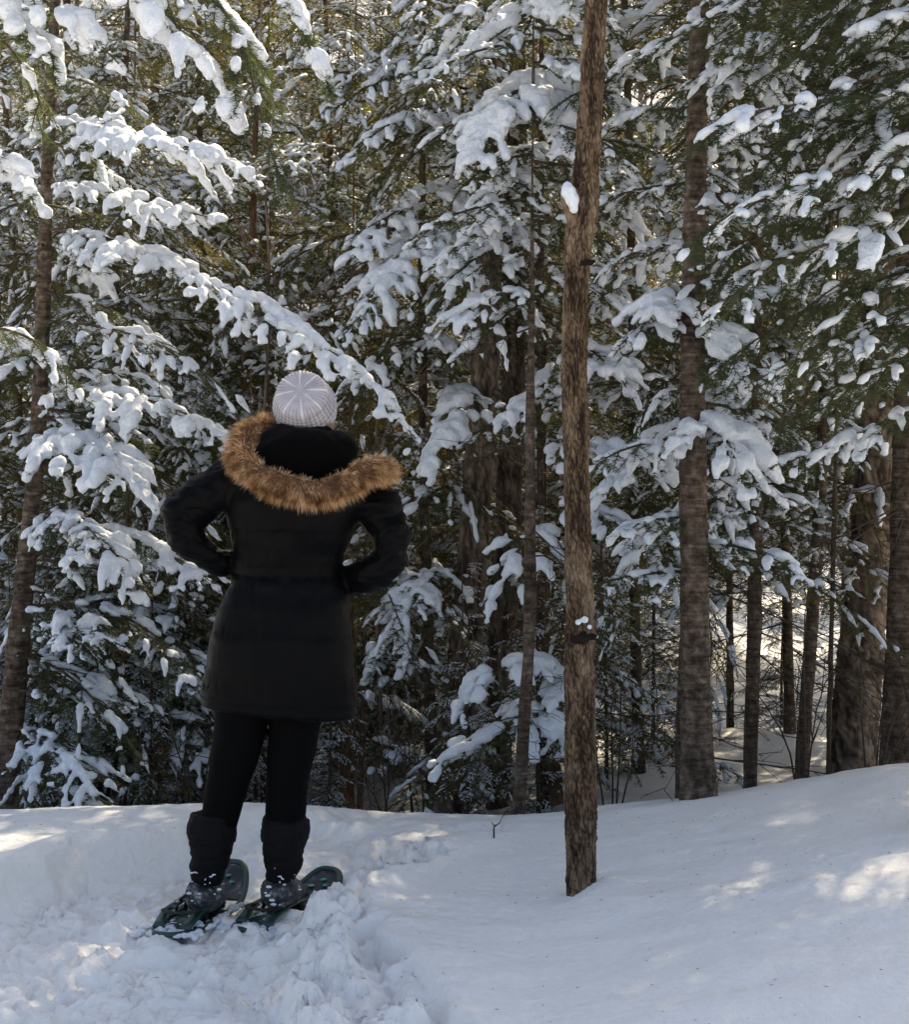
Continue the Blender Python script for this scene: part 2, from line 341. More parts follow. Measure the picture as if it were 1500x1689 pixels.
# ------------------------------------------------------------------ boughs
UP = np.array([0, 0, 1.])
def spray(rng, path, width, tw_sp=.05, ter_sp=.05, nd_sp=.012, nd_len=.022, nd_w=.003, cover=.7, r_snow=.03, voxel=.02, droop=.35, thick=.008, tert=True, up_needles=True, smooth=3, dec=.4):
    path = np.asarray(path, float); L = np.sum(np.linalg.norm(np.diff(path, axis=0), axis=1))
    main = resample(path, max(8, int(L/.05))); n = len(main); tn = nrm(np.gradient(main, axis=0))
    wood = [tube(main, np.linspace(thick, thick*.25, n), 5 if voxel < .015 else 4, False)]
    nb = []; nd = []; ns = []; ctr = []; rad = []   # needles: base, dir ; snow
    off = rng.random()*100
    def needles(pts, s, upv, step):
        d = np.linalg.norm(pts[-1]-pts[0])
        k = max(2, int(d/step)); t = rng.random(k); f = t*(len(pts)-1); i0 = np.minimum(f.astype(int), len(pts)-2); fr = (f-i0)[:, None]
        p = pts[i0]*(1-fr)+pts[i0+1]*fr; tg = nrm(pts[i0+1]-pts[i0])
        for sg in (-1, 1):
            dr = nrm(tg*rng.uniform(.45, .9, (k, 1))+s*sg+upv*rng.uniform(-.25, .45, (k, 1)))
            nb.append(p); nd.append(dr*rng.uniform(.7, 1.15, (k, 1))); ns.append(nrm(np.cross(dr, upv+rng.normal(0, .4, (k, 3)))))
        if up_needles:
            k2 = k//2; dr = nrm(tg[:k2]*.8+upv*rng.uniform(.3, 1, (k2, 1))+s*rng.uniform(-.7, .7, (k2, 1)))
            nb.append(p[:k2]); nd.append(dr*.8); ns.append(nrm(np.cross(dr, s+rng.normal(0, .3, (k2, 3)))))
    def snowline(pts, r, k0, k1, amt):
        seg = np.linalg.norm(pts[-1]-pts[0]); m = max(2, int(seg*(k1-k0)/(r*.55)))
        t = np.linspace(k0, k1, m); f = t*(len(pts)-1); i0 = np.minimum(f.astype(int), len(pts)-2); fr = (f-i0)[:, None]
        p = pts[i0]*(1-fr)+pts[i0+1]*fr
        g = noise(p*(.34/r_snow)+off, 3); th0 = (1-2*amt)*.55+.08; keep = g > th0
        rr = r*(.70+.45*np.sin(pi*np.clip((t-k0)/(k1-k0+1e-6), 0, 1)))*(.60+.70*sstep(g, th0, th0+.55))*(1+.25*noise(p*22+off, 4))*rng.uniform(.85, 1.15, m)
        ctr.append((p+UP*rr[:, None]*.45)[keep]); rad.append((rr[:, None]*np.array([1, 1, .82]))[keep])
    needles(main, nrm(np.cross(tn[n//2], UP)), UP, nd_sp*1.1)
    snowline(main, r_snow*1.0, .12, 1, cover)
    pos = .06*L; side = 1
    while pos < L*.985:
        t = pos/L; f = t*(n-1); i0 = min(int(f), n-2); p0 = main[i0]*(1-(f-i0))+main[i0+1]*(f-i0); tg = tn[i0]
        s = nrm(np.cross(tg, UP)); up = np.cross(s, tg)
        side = -side
        ln = width*np.interp(t, [0, .15, .4, .8, 1], [.35, .8, 1, .55, .22])*rng.uniform(.75, 1.15)
        a = R(rng.uniform(42, 66)); dr = nrm(cos(a)*tg+sin(a)*side*s+up*rng.uniform(-.12, .12))
        k = np.linspace(0, 1, 6)[:, None]
        tw = p0+dr*ln*k-UP*(droop*rng.uniform(.5, 1.4)*ln)*k**2
        wood.append(tube(tw[::2] if voxel >= .015 else tw, np.linspace(thick*.4, thick*.15, 3 if voxel >= .015 else 6), 3, False))
        ts = nrm(np.cross(nrm(tw[-1]-tw[0]), UP)); tu = np.cross(ts, nrm(tw[-1]-tw[0]))
        needles(tw, ts, tu, nd_sp)
        on = noise(np.array([p0*5+off+side*3]), 6)[0]*.5+rng.uniform(-.5, .5) > (1-2*cover)*.55
        if on: snowline(tw, r_snow*rng.uniform(.75, 1.2)*min(1, .45+ln/width*.6), rng.uniform(.0, .3), rng.uniform(.88, 1.05), .5+cover*.5)
        if tert:
            q = .25; sd2 = 1
            while q < .95:
                sd2 = -sd2; l2 = max(.03, ln*.42*(1.1-q)*rng.uniform(.7, 1.2)); pq = tw[0]+(tw[-1]-tw[0])*q+UP*0
                fi = q*5; j0 = min(int(fi), 4); pq = tw[j0]*(1-(fi-j0))+tw[j0+1]*(fi-j0)
                d2 = nrm(nrm(tw[-1]-tw[0])*.75+ts*sd2*.7); kk = np.linspace(0, 1, 3)[:, None]
                t3 = pq+d2*l2*kk-UP*droop*.6*l2*kk**2
                wood.append(tube(t3[[0, 2]], [thick*.2, thick*.1], 3, False) if voxel < .015 else (np.array([t3[0]-tu*.001, t3[0]+tu*.001, t3[2]]), np.array([[0, 1, 2]])))
                needles(t3, ts, tu, nd_sp)
                if on and rng.random() < cover: snowline(t3, r_snow*.68*rng.uniform(.7, 1.15), .2, 1, .5+cover*.5)
                q += ter_sp/max(ln, .05)*rng.uniform(.7, 1.3)
        pos += tw_sp*rng.uniform(.6, 1.4)*.5
    nb = np.concatenate(nb); nd = np.concatenate(nd)*nd_len; ns = np.concatenate(ns)*nd_w*.5; m = len(nb)
    NV = np.stack([nb-ns, nb+ns, nb+nd], 1).reshape(-1, 3); NT = np.arange(m*3).reshape(-1, 3)
    ctr = np.concatenate(ctr); rad = np.concatenate(rad)
    # a few bigger lumps where snow slid together
    if len(ctr):
        kk = rng.integers(0, len(ctr), max(1, len(ctr)//36)); ctr = np.concatenate([ctr, ctr[kk]-UP*r_snow*.15]); rad = np.concatenate([rad, rad[kk]*rng.uniform(1.2, 1.55, (len(kk), 1))])
        SV, ST = remesh(*blobs(ctr, rad), voxel, smooth, dec=dec)
        if len(SV): SV = SV+normals(SV, ST)*(r_snow*(.30*fbm(SV/r_snow*.6+off, 3, 8)))[:, None]
    else: SV, ST = np.zeros((0, 3)), np.zeros((0, 3), int)
    return dict(wood=join(wood), needle=(NV, NT), snow=(SV, ST))
def green_mesh(name, wood, needle, mats):
    V, T = join([wood, needle]); k = len(wood[1])
    return mesh(name, V, T, mats, smooth=np.r_[np.ones(k, bool), np.zeros(len(T)-k, bool)], midx=np.r_[np.zeros(k), np.ones(len(T)-k)])

# library of boughs for whole trees
rng = np.random.default_rng(7)
def lib_path(L, rise, drop, rng):
    x = np.linspace(0, L, 7); return np.stack([x, .06*L*np.sin(x/L*3+rng.random()*6)*(x/L), rise*x-drop*x**2/L], 1)
LIB = [spray(rng, lib_path(1.25, rng.uniform(.0, .25), rng.uniform(.25, .65), rng), .40, tw_sp=.10, ter_sp=.075, nd_sp=.0135, nd_len=.035, nd_w=.0066,
             cover=c, r_snow=.0165, voxel=.0115, thick=.009, droop=.45, up_needles=False, smooth=1, dec=.13) for c in (.78, .70, .60, .5, .4, .25)]
FARLIB = [spray(rng, lib_path(1.4, rng.uniform(.0, .2), rng.uniform(.25, .6), rng), .42, tw_sp=.20, ter_sp=.18, nd_sp=.03, nd_len=.05, nd_w=.010,
                cover=c, r_snow=.033, voxel=.03, thick=.010, droop=.4, up_needles=False, smooth=1, dec=.3) for c in (.5, .38, .25)]
def dead_limb(rng, L):
    x = np.linspace(0, L, 5); p = np.stack([x, .1*L*rng.normal(0, .5, 5)*(x/L), -.28*x**1.3/L**.3+.03*rng.normal(0, .3, 5)], 1); w = [tube(p, np.linspace(.007, .002, 5), 3, False)]
    for _ in range(int(10*L)+4):
        t = rng.uniform(.2, 1); b = np.array([np.interp(t, np.linspace(0, 1, 5), p[:, k]) for k in range(3)]); l = rng.uniform(.10, .40)*(1.2-t*.7)
        d = nrm([rng.uniform(.3, 1), rng.choice([-1, 1])*rng.uniform(.4, 1), rng.uniform(-.45, .15)]); q = np.array([b, b+d*l*.5, b+d*l-UP*.05*l])
        w.append(tube(q, [.0032, .0024, .0012], 3, False))
        for _ in range(2):
            e = q[1]+(q[2]-q[1])*rng.random(); w.append(tube(np.array([e, e+nrm(d+rng.normal(0, .6, 3))*l*.4]), [.002, .001], 3, False))
    return join(w)
DEAD = [dead_limb(rng, l) for l in (.7, .9, 1.1, 1.3, .8)]
def xf(VT, sc_, yaw, pitch, roll, loc):
    V, T = VT; M = (Matrix.Rotation(yaw, 3, 'Z') @ Matrix.Rotation(-pitch, 3, 'Y') @ Matrix.Rotation(roll, 3, 'X')); M = np.array(M)
    return V@M.T*sc_+np.asarray(loc), T
def fir(seed, H, z0, Rm, lib, nper, zdead=(.2, 1.5), ndead=14, r0=.055, base_len=1.25, needles=M_NEEDLE):
    rng = np.random.default_rng(seed); W = []; N = []; S = []
    z = z0
    while z < H*.97:
        fr = z/H; ln = Rm*(1-fr)**.75*min(1, .55+.5*(z-z0+.3))
        for _ in range(nper):
            l = max(.25, ln*rng.uniform(.6, 1.12)); lb = FARLIB if (z > 5.2 and lib[0] is not FARLIB[0]) else lib; b = lb[rng.integers(len(lb))]; s = l/base_len
            yaw = rng.uniform(0, 2*pi); pit = R(rng.uniform(-22, 14))+R(25)*fr; rl = R(rng.uniform(-22, 22)); loc = (0, 0, z+rng.uniform(-.12, .12))
            W.append(xf(b['wood'], s, yaw, pit, rl, loc)); N.append(xf(b['needle'], s, yaw, pit, rl, loc))
            sV, sT = xf(b['snow'], s, yaw, pit, rl, loc); S.append((sV, sT))
        z += .30 if z < H*.6 else .4
    Dl = []
    for _ in range(ndead):
        Dl.append(xf(DEAD[rng.integers(len(DEAD))], rng.uniform(.5, 1), rng.uniform(0, 2*pi), R(rng.uniform(-10, 10)), 0, (0, 0, rng.uniform(*zdead))))
    W = join(W+Dl); return green_mesh('fir_crown', W, join(N), [M_TWIG, needles]), mesh('fir_snow', *join(S), M_SNOW), H
def simple_trunk(seed, H, r0, m, n=12, rows=40, z0=-.6):
    rng = np.random.default_rng(seed); z = np.linspace(z0, H, rows); lean = rng.normal(0, .012, 2)
    p = np.stack([lean[0]*z+.02*np.sin(z*.9+seed), lean[1]*z+.02*np.cos(z*1.1+seed), z], 1)
    r = r0*np.clip(1-np.clip(z, 0, None)/H, 0, 1)**.8+.004+.25*r0*np.exp(-np.clip(z, 0, 9)*4)
    V, T = tube(p, r, n, False); N = V.copy(); V[:, :2] += (V[:, :2]-np.repeat(p[:, :2], n, 0))*(.10*noise(V*[14, 14, 5], seed))[:, None]
    return mesh('trunk', V, T, m)
VAR = [fir(11, 6.6, .35, 1.5, LIB, 5, ndead=10), fir(12, 7.4, .8, 1.6, LIB[1:], 4), fir(13, 7.8, 1.4, 1.65, LIB, 4, (.3, 2.0), 26), fir(14, 4.6, .2, 1.1, LIB[:4], 5, ndead=4)]
FVAR = [fir(21, 10, .5, 1.7, FARLIB, 4, ndead=4, base_len=1.4), fir(22, 12, 1.5, 1.9, FARLIB, 4, ndead=4, base_len=1.4)]
TOPS = [fir(51, 8.2, 3.1, 1.8, FARLIB, 8, ndead=0, base_len=1.4), fir(52, 9.0, 3.4, 2.1, FARLIB, 8, ndead=0, base_len=1.4)]
# ------------------------------------------------------------------ placed firs
def put_fir(name, label, u, Y, var, rz, s=1, group=None, bark=M_BARK_FIR, r=.027, cat='tree', X=None):
    X = (u-750)*Y/F if X is None else X
    t = thing(name, label, cat, (X, Y, gz(X, Y)-.03), rz, group); t.scale = (s, s, s)
    cr, sn, H = var
    k = (H, r, bark.name)
    if k not in TRK: TRK[k] = simple_trunk(len(TRK)+3, H, r, bark)
    obj('trunk', TRK[k], t); obj('crown', cr, t); obj('snow_cover', sn, t, kind='stuff')
    return t
TRK = {}
A, B, D, S_ = VAR
KEY = [
 # u, Y, variant, rz, scale, label
 (170, 8.2, A, .3, .95, 'leafy fir crusted with big snow clumps, low behind the standing person\'s left elbow'),
 (-60, 9.0, A, 2.1, 1, 'fir half cut off by the picture\'s left edge, snow on boughs down to the bank'),
 (330, 9.6, B, 4.0, 1, 'slender fir rising directly behind the person\'s left shoulder'),
 (560, 9.8, A, 5.2, 1, 'fir behind the person\'s right shoulder, its drooping boughs edged in sunlit snow'),
 (680, 11.2, B, 1.2, 1.05, 'fir just left of the two thick furrowed trunks'),
 (815, 8.6, S_, 2.4, .42, 'small fir sapling heaped with snow at the foot of the thin leaning trunk'),
 (770, 7.5, S_, 4.4, .30, 'small snow heaped fir left of the thin leaning trunk, low behind the bank'),
 (890, 7.7, S_, 5.6, .36, 'small bushy fir between the thin leaning trunk and the scarred trunk'),
 (960, 9.6, B, .6, 1.0, 'fir seen directly behind the scarred trunk on the bank'),
 (1060, 8.8, D, 1.9, 1.0, 'fir with bare lower limbs between the scarred trunk and the ringed trunk'),
 (1300, 9.4, D, 3.3, 1.0, 'fir with dead twiggy lower limbs right of the ringed trunk'),
 (1440, 10.6, D, 5.0, 1.05, 'fir behind the thick knotty trunk by the right edge'),
 (1620, 8.4, B, 5.9, 1.0, 'fir reaching in from beyond the right edge, above the thick knotty trunk'),
]
for u, Y, v, rz, s, lab in KEY: put_fir('fir_tree', lab, u, Y, v, rz, s)
rng = np.random.default_rng(99)
G_MID = 'snowy firs standing deeper in the forest'
for k, (u, Y) in enumerate([(40, 11.5), (230, 12), (450, 12.6), (620, 13.5), (900, 12.4), (1150, 12.8), (1380, 13.5), (1560, 12.2), (-120, 13),
                            (120, 15), (330, 15.6), (540, 16.5), (740, 15.5), (960, 16), (1230, 17.5), (1460, 17), (10, 18.5), (260, 19.5), (480, 19), (680, 20), (880, 20.5), (1090, 21), (1330, 23), (1530, 21), (100, 9.9), (430, 10.8), (590, 11.4), (250, 13.8), (660, 14.6), (370, 17.2), (180, 16.6), (560, 18.4), (840, 14), (1010, 13.8)]):
    put_fir('forest_fir', 'snow covered fir deeper in the forest among many alike', u+rng.uniform(-30, 30), Y, [A, B, A, B][k % 4] if u < 1000 else [D, B][k % 2], rng.uniform(0, 6.28), rng.uniform(1.05, 1.3), G_MID)
G_FAR = 'far firs on the hillside'
for k in range(60):
    Y = 22+k*.75; u = rng.uniform(-250, 1750)
    put_fir('hillside_fir', 'distant snow dusted fir on the hillside behind the forest', u, Y, FVAR[k % 2], rng.uniform(0, 6.28), rng.uniform(.8, 1.15), G_FAR)
G_SM = 'little snowy firs just beyond the snow crest'
for k, (u, Y, sc0) in enumerate([(20, 7.6, .30), (75, 8.3, .42), (130, 7.5, .26), (190, 8.6, .45), (250, 7.7, .32), (300, 8.4, .40), (420, 8.2, .30), (500, 8.8, .45), (545, 7.8, .27), (632, 9.4, .30), (1000, 8.6, .36), (1080, 9.2, .42), (1290, 9.8, .34)]):
    put_fir('little_fir', 'little fir crusted with snow just beyond the crest of the snow', u, Y, S_, k*1.7, sc0, G_SM)
# bare hardwoods of the far slope
def hardwood(seed, H):
    rng = np.random.default_rng(seed); w = []; z = np.linspace(-.4, H, 14); p = np.stack([.1*np.sin(z*.5+seed), .1*np.cos(z*.6), z], 1)
    w.append(tube(p, np.linspace(.10, .012, 14), 7, False))
    def br(b, d, l, r, lv):
        e = b+d*l*.5+rng.normal(0, .04, 3)*l; f = e+nrm(d+UP*.2)*l*.5; w.append(tube(np.array([b, e, f]), [r, r*.75, r*.45], 4 if lv == 0 else 3, False))
        if lv < 3:
            for _ in range(4 if lv < 2 else 3):
                q = rng.uniform(.3, 1); s = b+(e-b)*2*q if q < .5 else e+(f-e)*(2*q-1); br(s, nrm(d+rng.normal(0, .6, 3)+UP*.25), l*rng.uniform(.4, .65), r*.5, lv+1)
    for k in range(18):
        z0 = rng.uniform(.12, .95)*H; a = rng.uniform(0, 6.28); br(np.array([.1*sin(z0*.5+seed), .1*cos(z0*.6), z0]), nrm([cos(a), sin(a), .7]), (1-z0/H)*1.8+.7, .028, 0)
    return mesh('branches', *join(w), M_TWIG_FAR)
HW = [hardwood(s, h) for s, h in ((31, 9), (32, 11), (33, 8))]
for k in range(40):
    Y = rng.uniform(20, 46); u = rng.uniform(-150, 1650); X = (u-750)*Y/F
    t = thing('bare_hardwood', 'leafless brown hardwood far back between the firs', 'tree', (X, Y, gz(X, Y)), rng.uniform(0, 6.28), 'bare hardwoods far back'); obj('branches', HW[k % 3], t, kind='stuff')

def sapling_mesh(seed, H):
    rng = np.random.default_rng(seed); z = np.linspace(-.3, H, 16); bx = rng.normal(0, .05); p = np.stack([bx*z**1.3*.4+.02*np.sin(z*3), .03*z*np.cos(z+seed), z], 1); w = [tube(p, np.linspace(.014, .002, 16), 5, False)]
    for k in range(34):
        q = rng.uniform(.08, 1); b = np.array([np.interp(q, np.linspace(0, 1, 16), p[:, c]) for c in range(3)]); a = rng.uniform(0, 6.28); d = nrm([cos(a), sin(a), rng.uniform(.2, 1.1)]); l = rng.uniform(.3, .9)*(1.25-q)
        m1 = b+d*l*.5+rng.normal(0, .03, 3); e = m1+nrm(d+UP*.35+rng.normal(0, .2, 3))*l*.5; w.append(tube(np.array([b, m1, e]), [.005, .0035, .0015], 3, False))
        for _ in range(5):
            g = m1+(e-m1)*rng.uniform(-.6, 1); w.append(tube(np.array([g, g+nrm(d+rng.normal(0, .7, 3)+UP*.2)*l*rng.uniform(.15, .4)]), [.0026, .001], 3, False))
    return mesh('branches', *join(w), M_TWIG_FAR)
SAP = [sapling_mesh(s, h) for s, h in ((41, 4.5), (42, 5.5), (43, 3.6), (44, 2.4))]
rng = np.random.default_rng(404)
for k in range(16):
    Y = rng.uniform(7.8, 14); u = rng.uniform(-80, 1580) if k > 5 else rng.uniform(540, 720); X = (u-750)*Y/F
    t = thing('slim_sapling', 'slim leafless brown sapling between the firs', 'sapling', (X, Y, gz(X, Y)), rng.uniform(0, 6.28), 'slim leafless saplings between the firs'); obj('branches', SAP[k % 4], t, kind='stuff')

# ------------------------------------------------------------------ trunks one can tell apart
def bark_trunk(pts, Y, m, n=16, step=.04, amp=.004, fr=(30, 30, 5), seed=0, extra=2.5, lumps=(), plates=None):
    """pts: (u, v, width) from base to top, photo pixels at distance Y"""
    a = np.array([[*P(u, v, Y), w*Y/F*.5] for u, v, w in pts])
    b = a[-1]+(a[-1]-a[-2])/np.linalg.norm(a[-1, :3]-a[-2, :3])*extra; b[3] = a[-1, 3]*.6
    c = a[0].copy(); c[2] -= .25; c[3] *= 1.08; top = b
    a = np.concatenate([c[None], a]); L = np.sum(np.linalg.norm(np.diff(a[:, :3], axis=0), axis=1))
    k = int(L/step); q = resample(a, k); q = np.concatenate([q, q[-1:]+(top-q[-1:])*np.linspace(.05, 1, 14)[:, None]]); k += 14; base = a[1, :3].copy(); rd = np.clip(q[:, 3], .004, None)
    V, T = tube(q[:, :3], rd, n, False); ax = np.repeat(q[:, :3], n, 0); o = V-ax; dn = nrm(o)
    h = fbm(V*fr+seed, 4, seed, .6); rid = 1-np.abs(h)*2.0
    d = amp*(h*.8-.9*np.clip(rid, 0, 1)**3)+.08*np.repeat(rd, n)*noise(V*[5, 5, 3], seed+9)
    tint = None
    if plates:
        wp = V*np.array(plates)+np.stack([fbm(V*[34, 34, 14], 2, 91), fbm(V*[34, 34, 14], 2, 92), fbm(V*[30, 30, 14], 2, 93)], 1)*.8
        e = worley(wp, seed); e2 = worley(wp*[2.1, 2.1, 1.6]+9, seed+7); e3 = worley(wp*[.8, .8, .45]+31, seed+3); crack = np.maximum(.75*sstep(e, .22, .0), sstep(e3, .20, .0)); d = d-amp*1.5*crack-amp*.5*sstep(e2, .3, 0); tint = np.clip(.55-.50*crack-.16*sstep(e2, .25, 0)+.34*fbm(V*[30, 30, 9], 4, 95), 0, 1)
    for (u, v, s, hgt, sx) in lumps:
        c = P(u, v, Y); rr = s*Y/F; d = d+hgt*np.exp(-(((V[:, 0]-c[0])*sx)**2+(V[:, 2]-c[2])**2)/rr**2)
    V = V+dn*d[:, None]
    return V-base, T, base, tint
def trunk_thing(name, label, pts, Y, m, **kw):
    V, T, b, tint = bark_trunk(pts, Y, m, **kw)
    t = thing(name, label, 'tree', b); obj('trunk', mesh('trunk', V, T, m, col=tint), t); return t, b
t1, b1 = trunk_thing('bank_tree', 'brown furrowed trunk with a dark scar, growing out of the smooth snow bank in front',
    [(960, 1460, 50), (958, 1300, 51), (957, 1050, 50), (952, 800, 46), (948, 600, 44), (950, 470, 44), (955, 400, 50), (962, 355, 50), (970, 250, 42), (977, 120, 40), (984, 0, 38)], 5.0, M_PLATE,
    n=90, step=.0056, amp=.0034, fr=(40, 40, 12), plates=(108, 108, 30), seed=3, extra=3.5, lumps=[(965, 1050, 16, .010, 1), (985, 1040, 10, .008, 1), (965, 432, 12, .006, 1), (945, 330, 16, .010, 1)])
# broken stub with snow and the dark scar
st = np.array([P(948, 372, 4.98), P(938, 352, 4.97), P(930, 330, 4.96), P(925, 312, 4.96)])-b1
obj('broken_stub', mesh('broken_stub', *tube(st, [.020, .013, .008, .003], 10), M_BARK_OAK), t1)
V, T = remesh(*blobs([P(938, 318, 4.96)-b1, P(944, 330, 4.96)-b1, P(936, 308, 4.965)-b1, P(947, 345, 4.955)-b1], [.030, .028, .020, .018]), .006, 5); obj('snow_patch', mesh('snow_patch', V, T, M_SNOW), t1)
V, T = remesh(*blobs([P(954, 1026, 4.935)-b1, P(965, 1022, 4.93)-b1, P(973, 1034, 4.93)-b1], [.012, .014, .010]), .004, 4); obj('snow_patch', mesh('snow_patch', V, T, M_SNOW), t1)
m_sc, ts, bs = mat('scar', .9, .1); bs.inputs['Base Color'].default_value = (.018, .014, .012, 1); bump(ts, bs, ntex(ts, coords(ts), 60, 4), .02)
def scar(u, v, w, h, Y, rr):
    V, T = remesh(*blobs([P(u, v, Y)-b1, P(u-w*.4, v+h*.2, Y+.006)-b1, P(u+w*.4, v-h*.1, Y+.006)-b1], np.array([[w*.5, w*.5, h*.6], [w*.4, w*.4, h*.4], [w*.4, w*.4, h*.4]])*Y/F*rr), .0045, 2)
    V = V+normals(V, T)*(.006*noise(V*110, 5))[:, None]; obj('bark_scar', mesh('bark_scar', V, T, m_sc), t1)
scar(962, 1052, 30, 18, 4.950, 1); scar(966, 434, 22, 12, 4.962, 1)
t2, b2 = trunk_thing('ringed_fir', 'dark straight trunk with ringed bark, second thick one from the scarred trunk, on the crest', [(1152, 1322, 64), (1150, 1250, 56), (1147, 1000, 50), (1143, 700, 42), (1146, 400, 36), (1152, 150, 34), (1155, 0, 32)], 6.2, M_BARK_FIR, n=48, step=.012, amp=.0045, fr=(22, 22, 42), seed=5, extra=4, lumps=[(1140, 560, 5, .014, 1), (1160, 640, 5, .012, 1), (1135, 790, 5, .012, 1), (1165, 870, 5, .014, 1), (1150, 960, 5, .012, 1), (1138, 1060, 6, .012, 1), (1172, 1150, 6, .012, 1), (1150, 430, 4, .012, 1), (1146, 300, 4, .012, 1)])
OT = [
 ('thin_tree', 'thin grey trunk leaning a little, left of the scarred trunk', [(856, 1352, 24), (862, 1250, 21), (873, 1050, 19), (875, 850, 18), (876, 600, 13), (878, 400, 8), (879, 250, 4)], 6.6, M_BARK_FIR, {}),
 ('leaning_tree', 'thick furrowed trunk leaning right, front one of a pair behind the person', [(744, 1300, 68), (765, 1100, 60), (782, 900, 58), (798, 650, 54), (806, 400, 50), (812, 100, 44)], 7.9, M_PLATE_DK, dict(n=44, step=.018, amp=.011, fr=(16, 16, 2.4), plates=(26, 26, 5))),
 ('thick_tree', 'thick furrowed trunk, rear one of the pair left of the scarred trunk', [(824, 1310, 50), (833, 1000, 48), (842, 750, 44), (848, 500, 40), (852, 200, 34)], 8.4, M_PLATE_DK, dict(n=44, step=.018, amp=.011, fr=(16, 16, 2.4), plates=(26, 26, 5))),
 ('slim_tree', 'slim straight trunk first to the right of the ringed trunk', [(1238, 1312, 26), (1243, 1100, 24), (1248, 850, 21), (1250, 600, 18), (1252, 200, 15)], 7.4, M_BARK_FIR, {}),
 ('slim_tree', 'slim trunk leaning right, between the slim straight trunk and a pole-thin one', [(1322, 1300, 24), (1334, 1100, 22), (1352, 850, 19), (1362, 600, 16), (1370, 300, 13)], 7.8, M_BARK_FIR, {}),
 ('pole_tree', 'pole-thin dark trunk just left of the thick knotty trunk', [(1367, 1290, 9), (1372, 1050, 8), (1377, 850, 7), (1380, 600, 6)], 7.4, M_TWIG, {}),
 ('knotty_tree', 'thick knotty dark trunk near the right edge', [(1408, 1262, 88), (1416, 1150, 80), (1428, 1000, 74), (1438, 850, 68), (1446, 600, 60), (1452, 200, 50)], 8.3, M_PLATE_DK, dict(n=48, step=.016, amp=.008, fr=(24, 24, 8), plates=(34, 34, 14), lumps=[(1430, 1020, 16, .03, 1), (1405, 960, 12, .03, 1), (1445, 1100, 14, .03, 1), (1420, 900, 14, .025, 1)])),
 ('grey_tree', 'grey ringed trunk cut by the right edge', [(1478, 1275, 56), (1486, 1100, 52), (1494, 850, 48), (1500, 600, 42), (1506, 200, 36)], 7.2, M_BARK_FIR, dict(n=32, step=.02)),
 ('edge_tree', 'brown trunk at the left edge, curving up past the snowy boughs', [(8, 1342, 42), (22, 1150, 38), (42, 950, 33), (60, 750, 27), (70, 550, 24), (76, 350, 22), (84, 150, 20), (92, 0, 18)], 7.0, M_BARK_FIR, dict(n=28, step=.02, amp=.004)),
 ('reddish_tree', 'thin reddish trunk rising behind the person\'s left shoulder', [(398, 1330, 17), (402, 900, 16), (404, 640, 14), (416, 400, 12), (424, 150, 9), (430, 0, 8)], 9.0, M_BARK_RED, {}),
 ('stump_tree', 'rusty brown trunk partly hidden behind the foot of the scarred trunk', [(908, 1340, 46), (905, 1240, 42), (903, 1150, 34), (901, 1050, 18), (900, 900, 6)], 8.0, M_BARK_RED, dict(n=24, step=.03, amp=.01)),
 ('dark_tree', 'short dark trunk close against the ringed trunk\'s left side', [(1124, 1330, 24), (1128, 1150, 21), (1130, 1000, 12), (1132, 800, 5)], 7.0, M_BARK_FIR, {}),
 ('brown_tree', 'brown trunk low in the gap right of the person\'s legs', [(572, 1345, 27), (573, 1200, 24), (575, 1000, 19), (578, 760, 9), (580, 600, 4)], 8.2, M_BARK_RED, {}),
 ('pale_tree', 'narrow pale trunk close beside the brown one right of the person\'s legs', [(594, 1345, 12), (598, 1200, 10), (603, 1000, 7), (606, 850, 4)], 8.4, M_BARK_OAK, {}),
 ('low_tree', 'narrow brown trunk in the gap between the left edge and the person\'s legs', [(200, 1345, 19), (204, 1200, 17), (207, 1000, 12), (212, 780, 6), (214, 650, 3)], 8.0, M_BARK_RED, {}),
 ('twin_stem', 'pair-thin pinkish trunk seen between the person\'s two legs', [(436, 1345, 14), (438, 1200, 12), (441, 1000, 8), (442, 850, 4)], 8.6, M_BARK_RED, {}),
 ('back_tree', 'thin dark trunk in the snowy gap right of the ringed trunk', [(1206, 1270, 15), (1205, 1150, 13), (1203, 900, 11)], 10.0, M_BARK_FIR, {}),
]
TT = {}
for nm, lab, pts, Y, m, kw in OT:
    t, b = trunk_thing(nm, lab, pts, Y, m, seed=len(TT)+11, **kw); TT[lab.split()[0]+nm] = (t, b, m)
    if Y < 9.2 and nm not in ('pole_tree',):
        r_ = np.random.default_rng(len(TT)+50); ws = []
        for _ in range(12):
            f = r_.uniform(.15, .75); k = f*(len(pts)-1); i0 = int(k); pu = pts[i0][0]+(pts[i0+1][0]-pts[i0][0])*(k-i0); pv = pts[i0][1]+(pts[i0+1][1]-pts[i0][1])*(k-i0)
            ws.append(xf(DEAD[r_.integers(5)], r_.uniform(.3, .8), r_.uniform(0, 6.28), R(r_.uniform(-15, 10)), 0, P(pu, pv, Y)-b))
        obj('dead_branches', mesh('dead_branches', *join(ws), M_TWIG), t, kind='stuff')

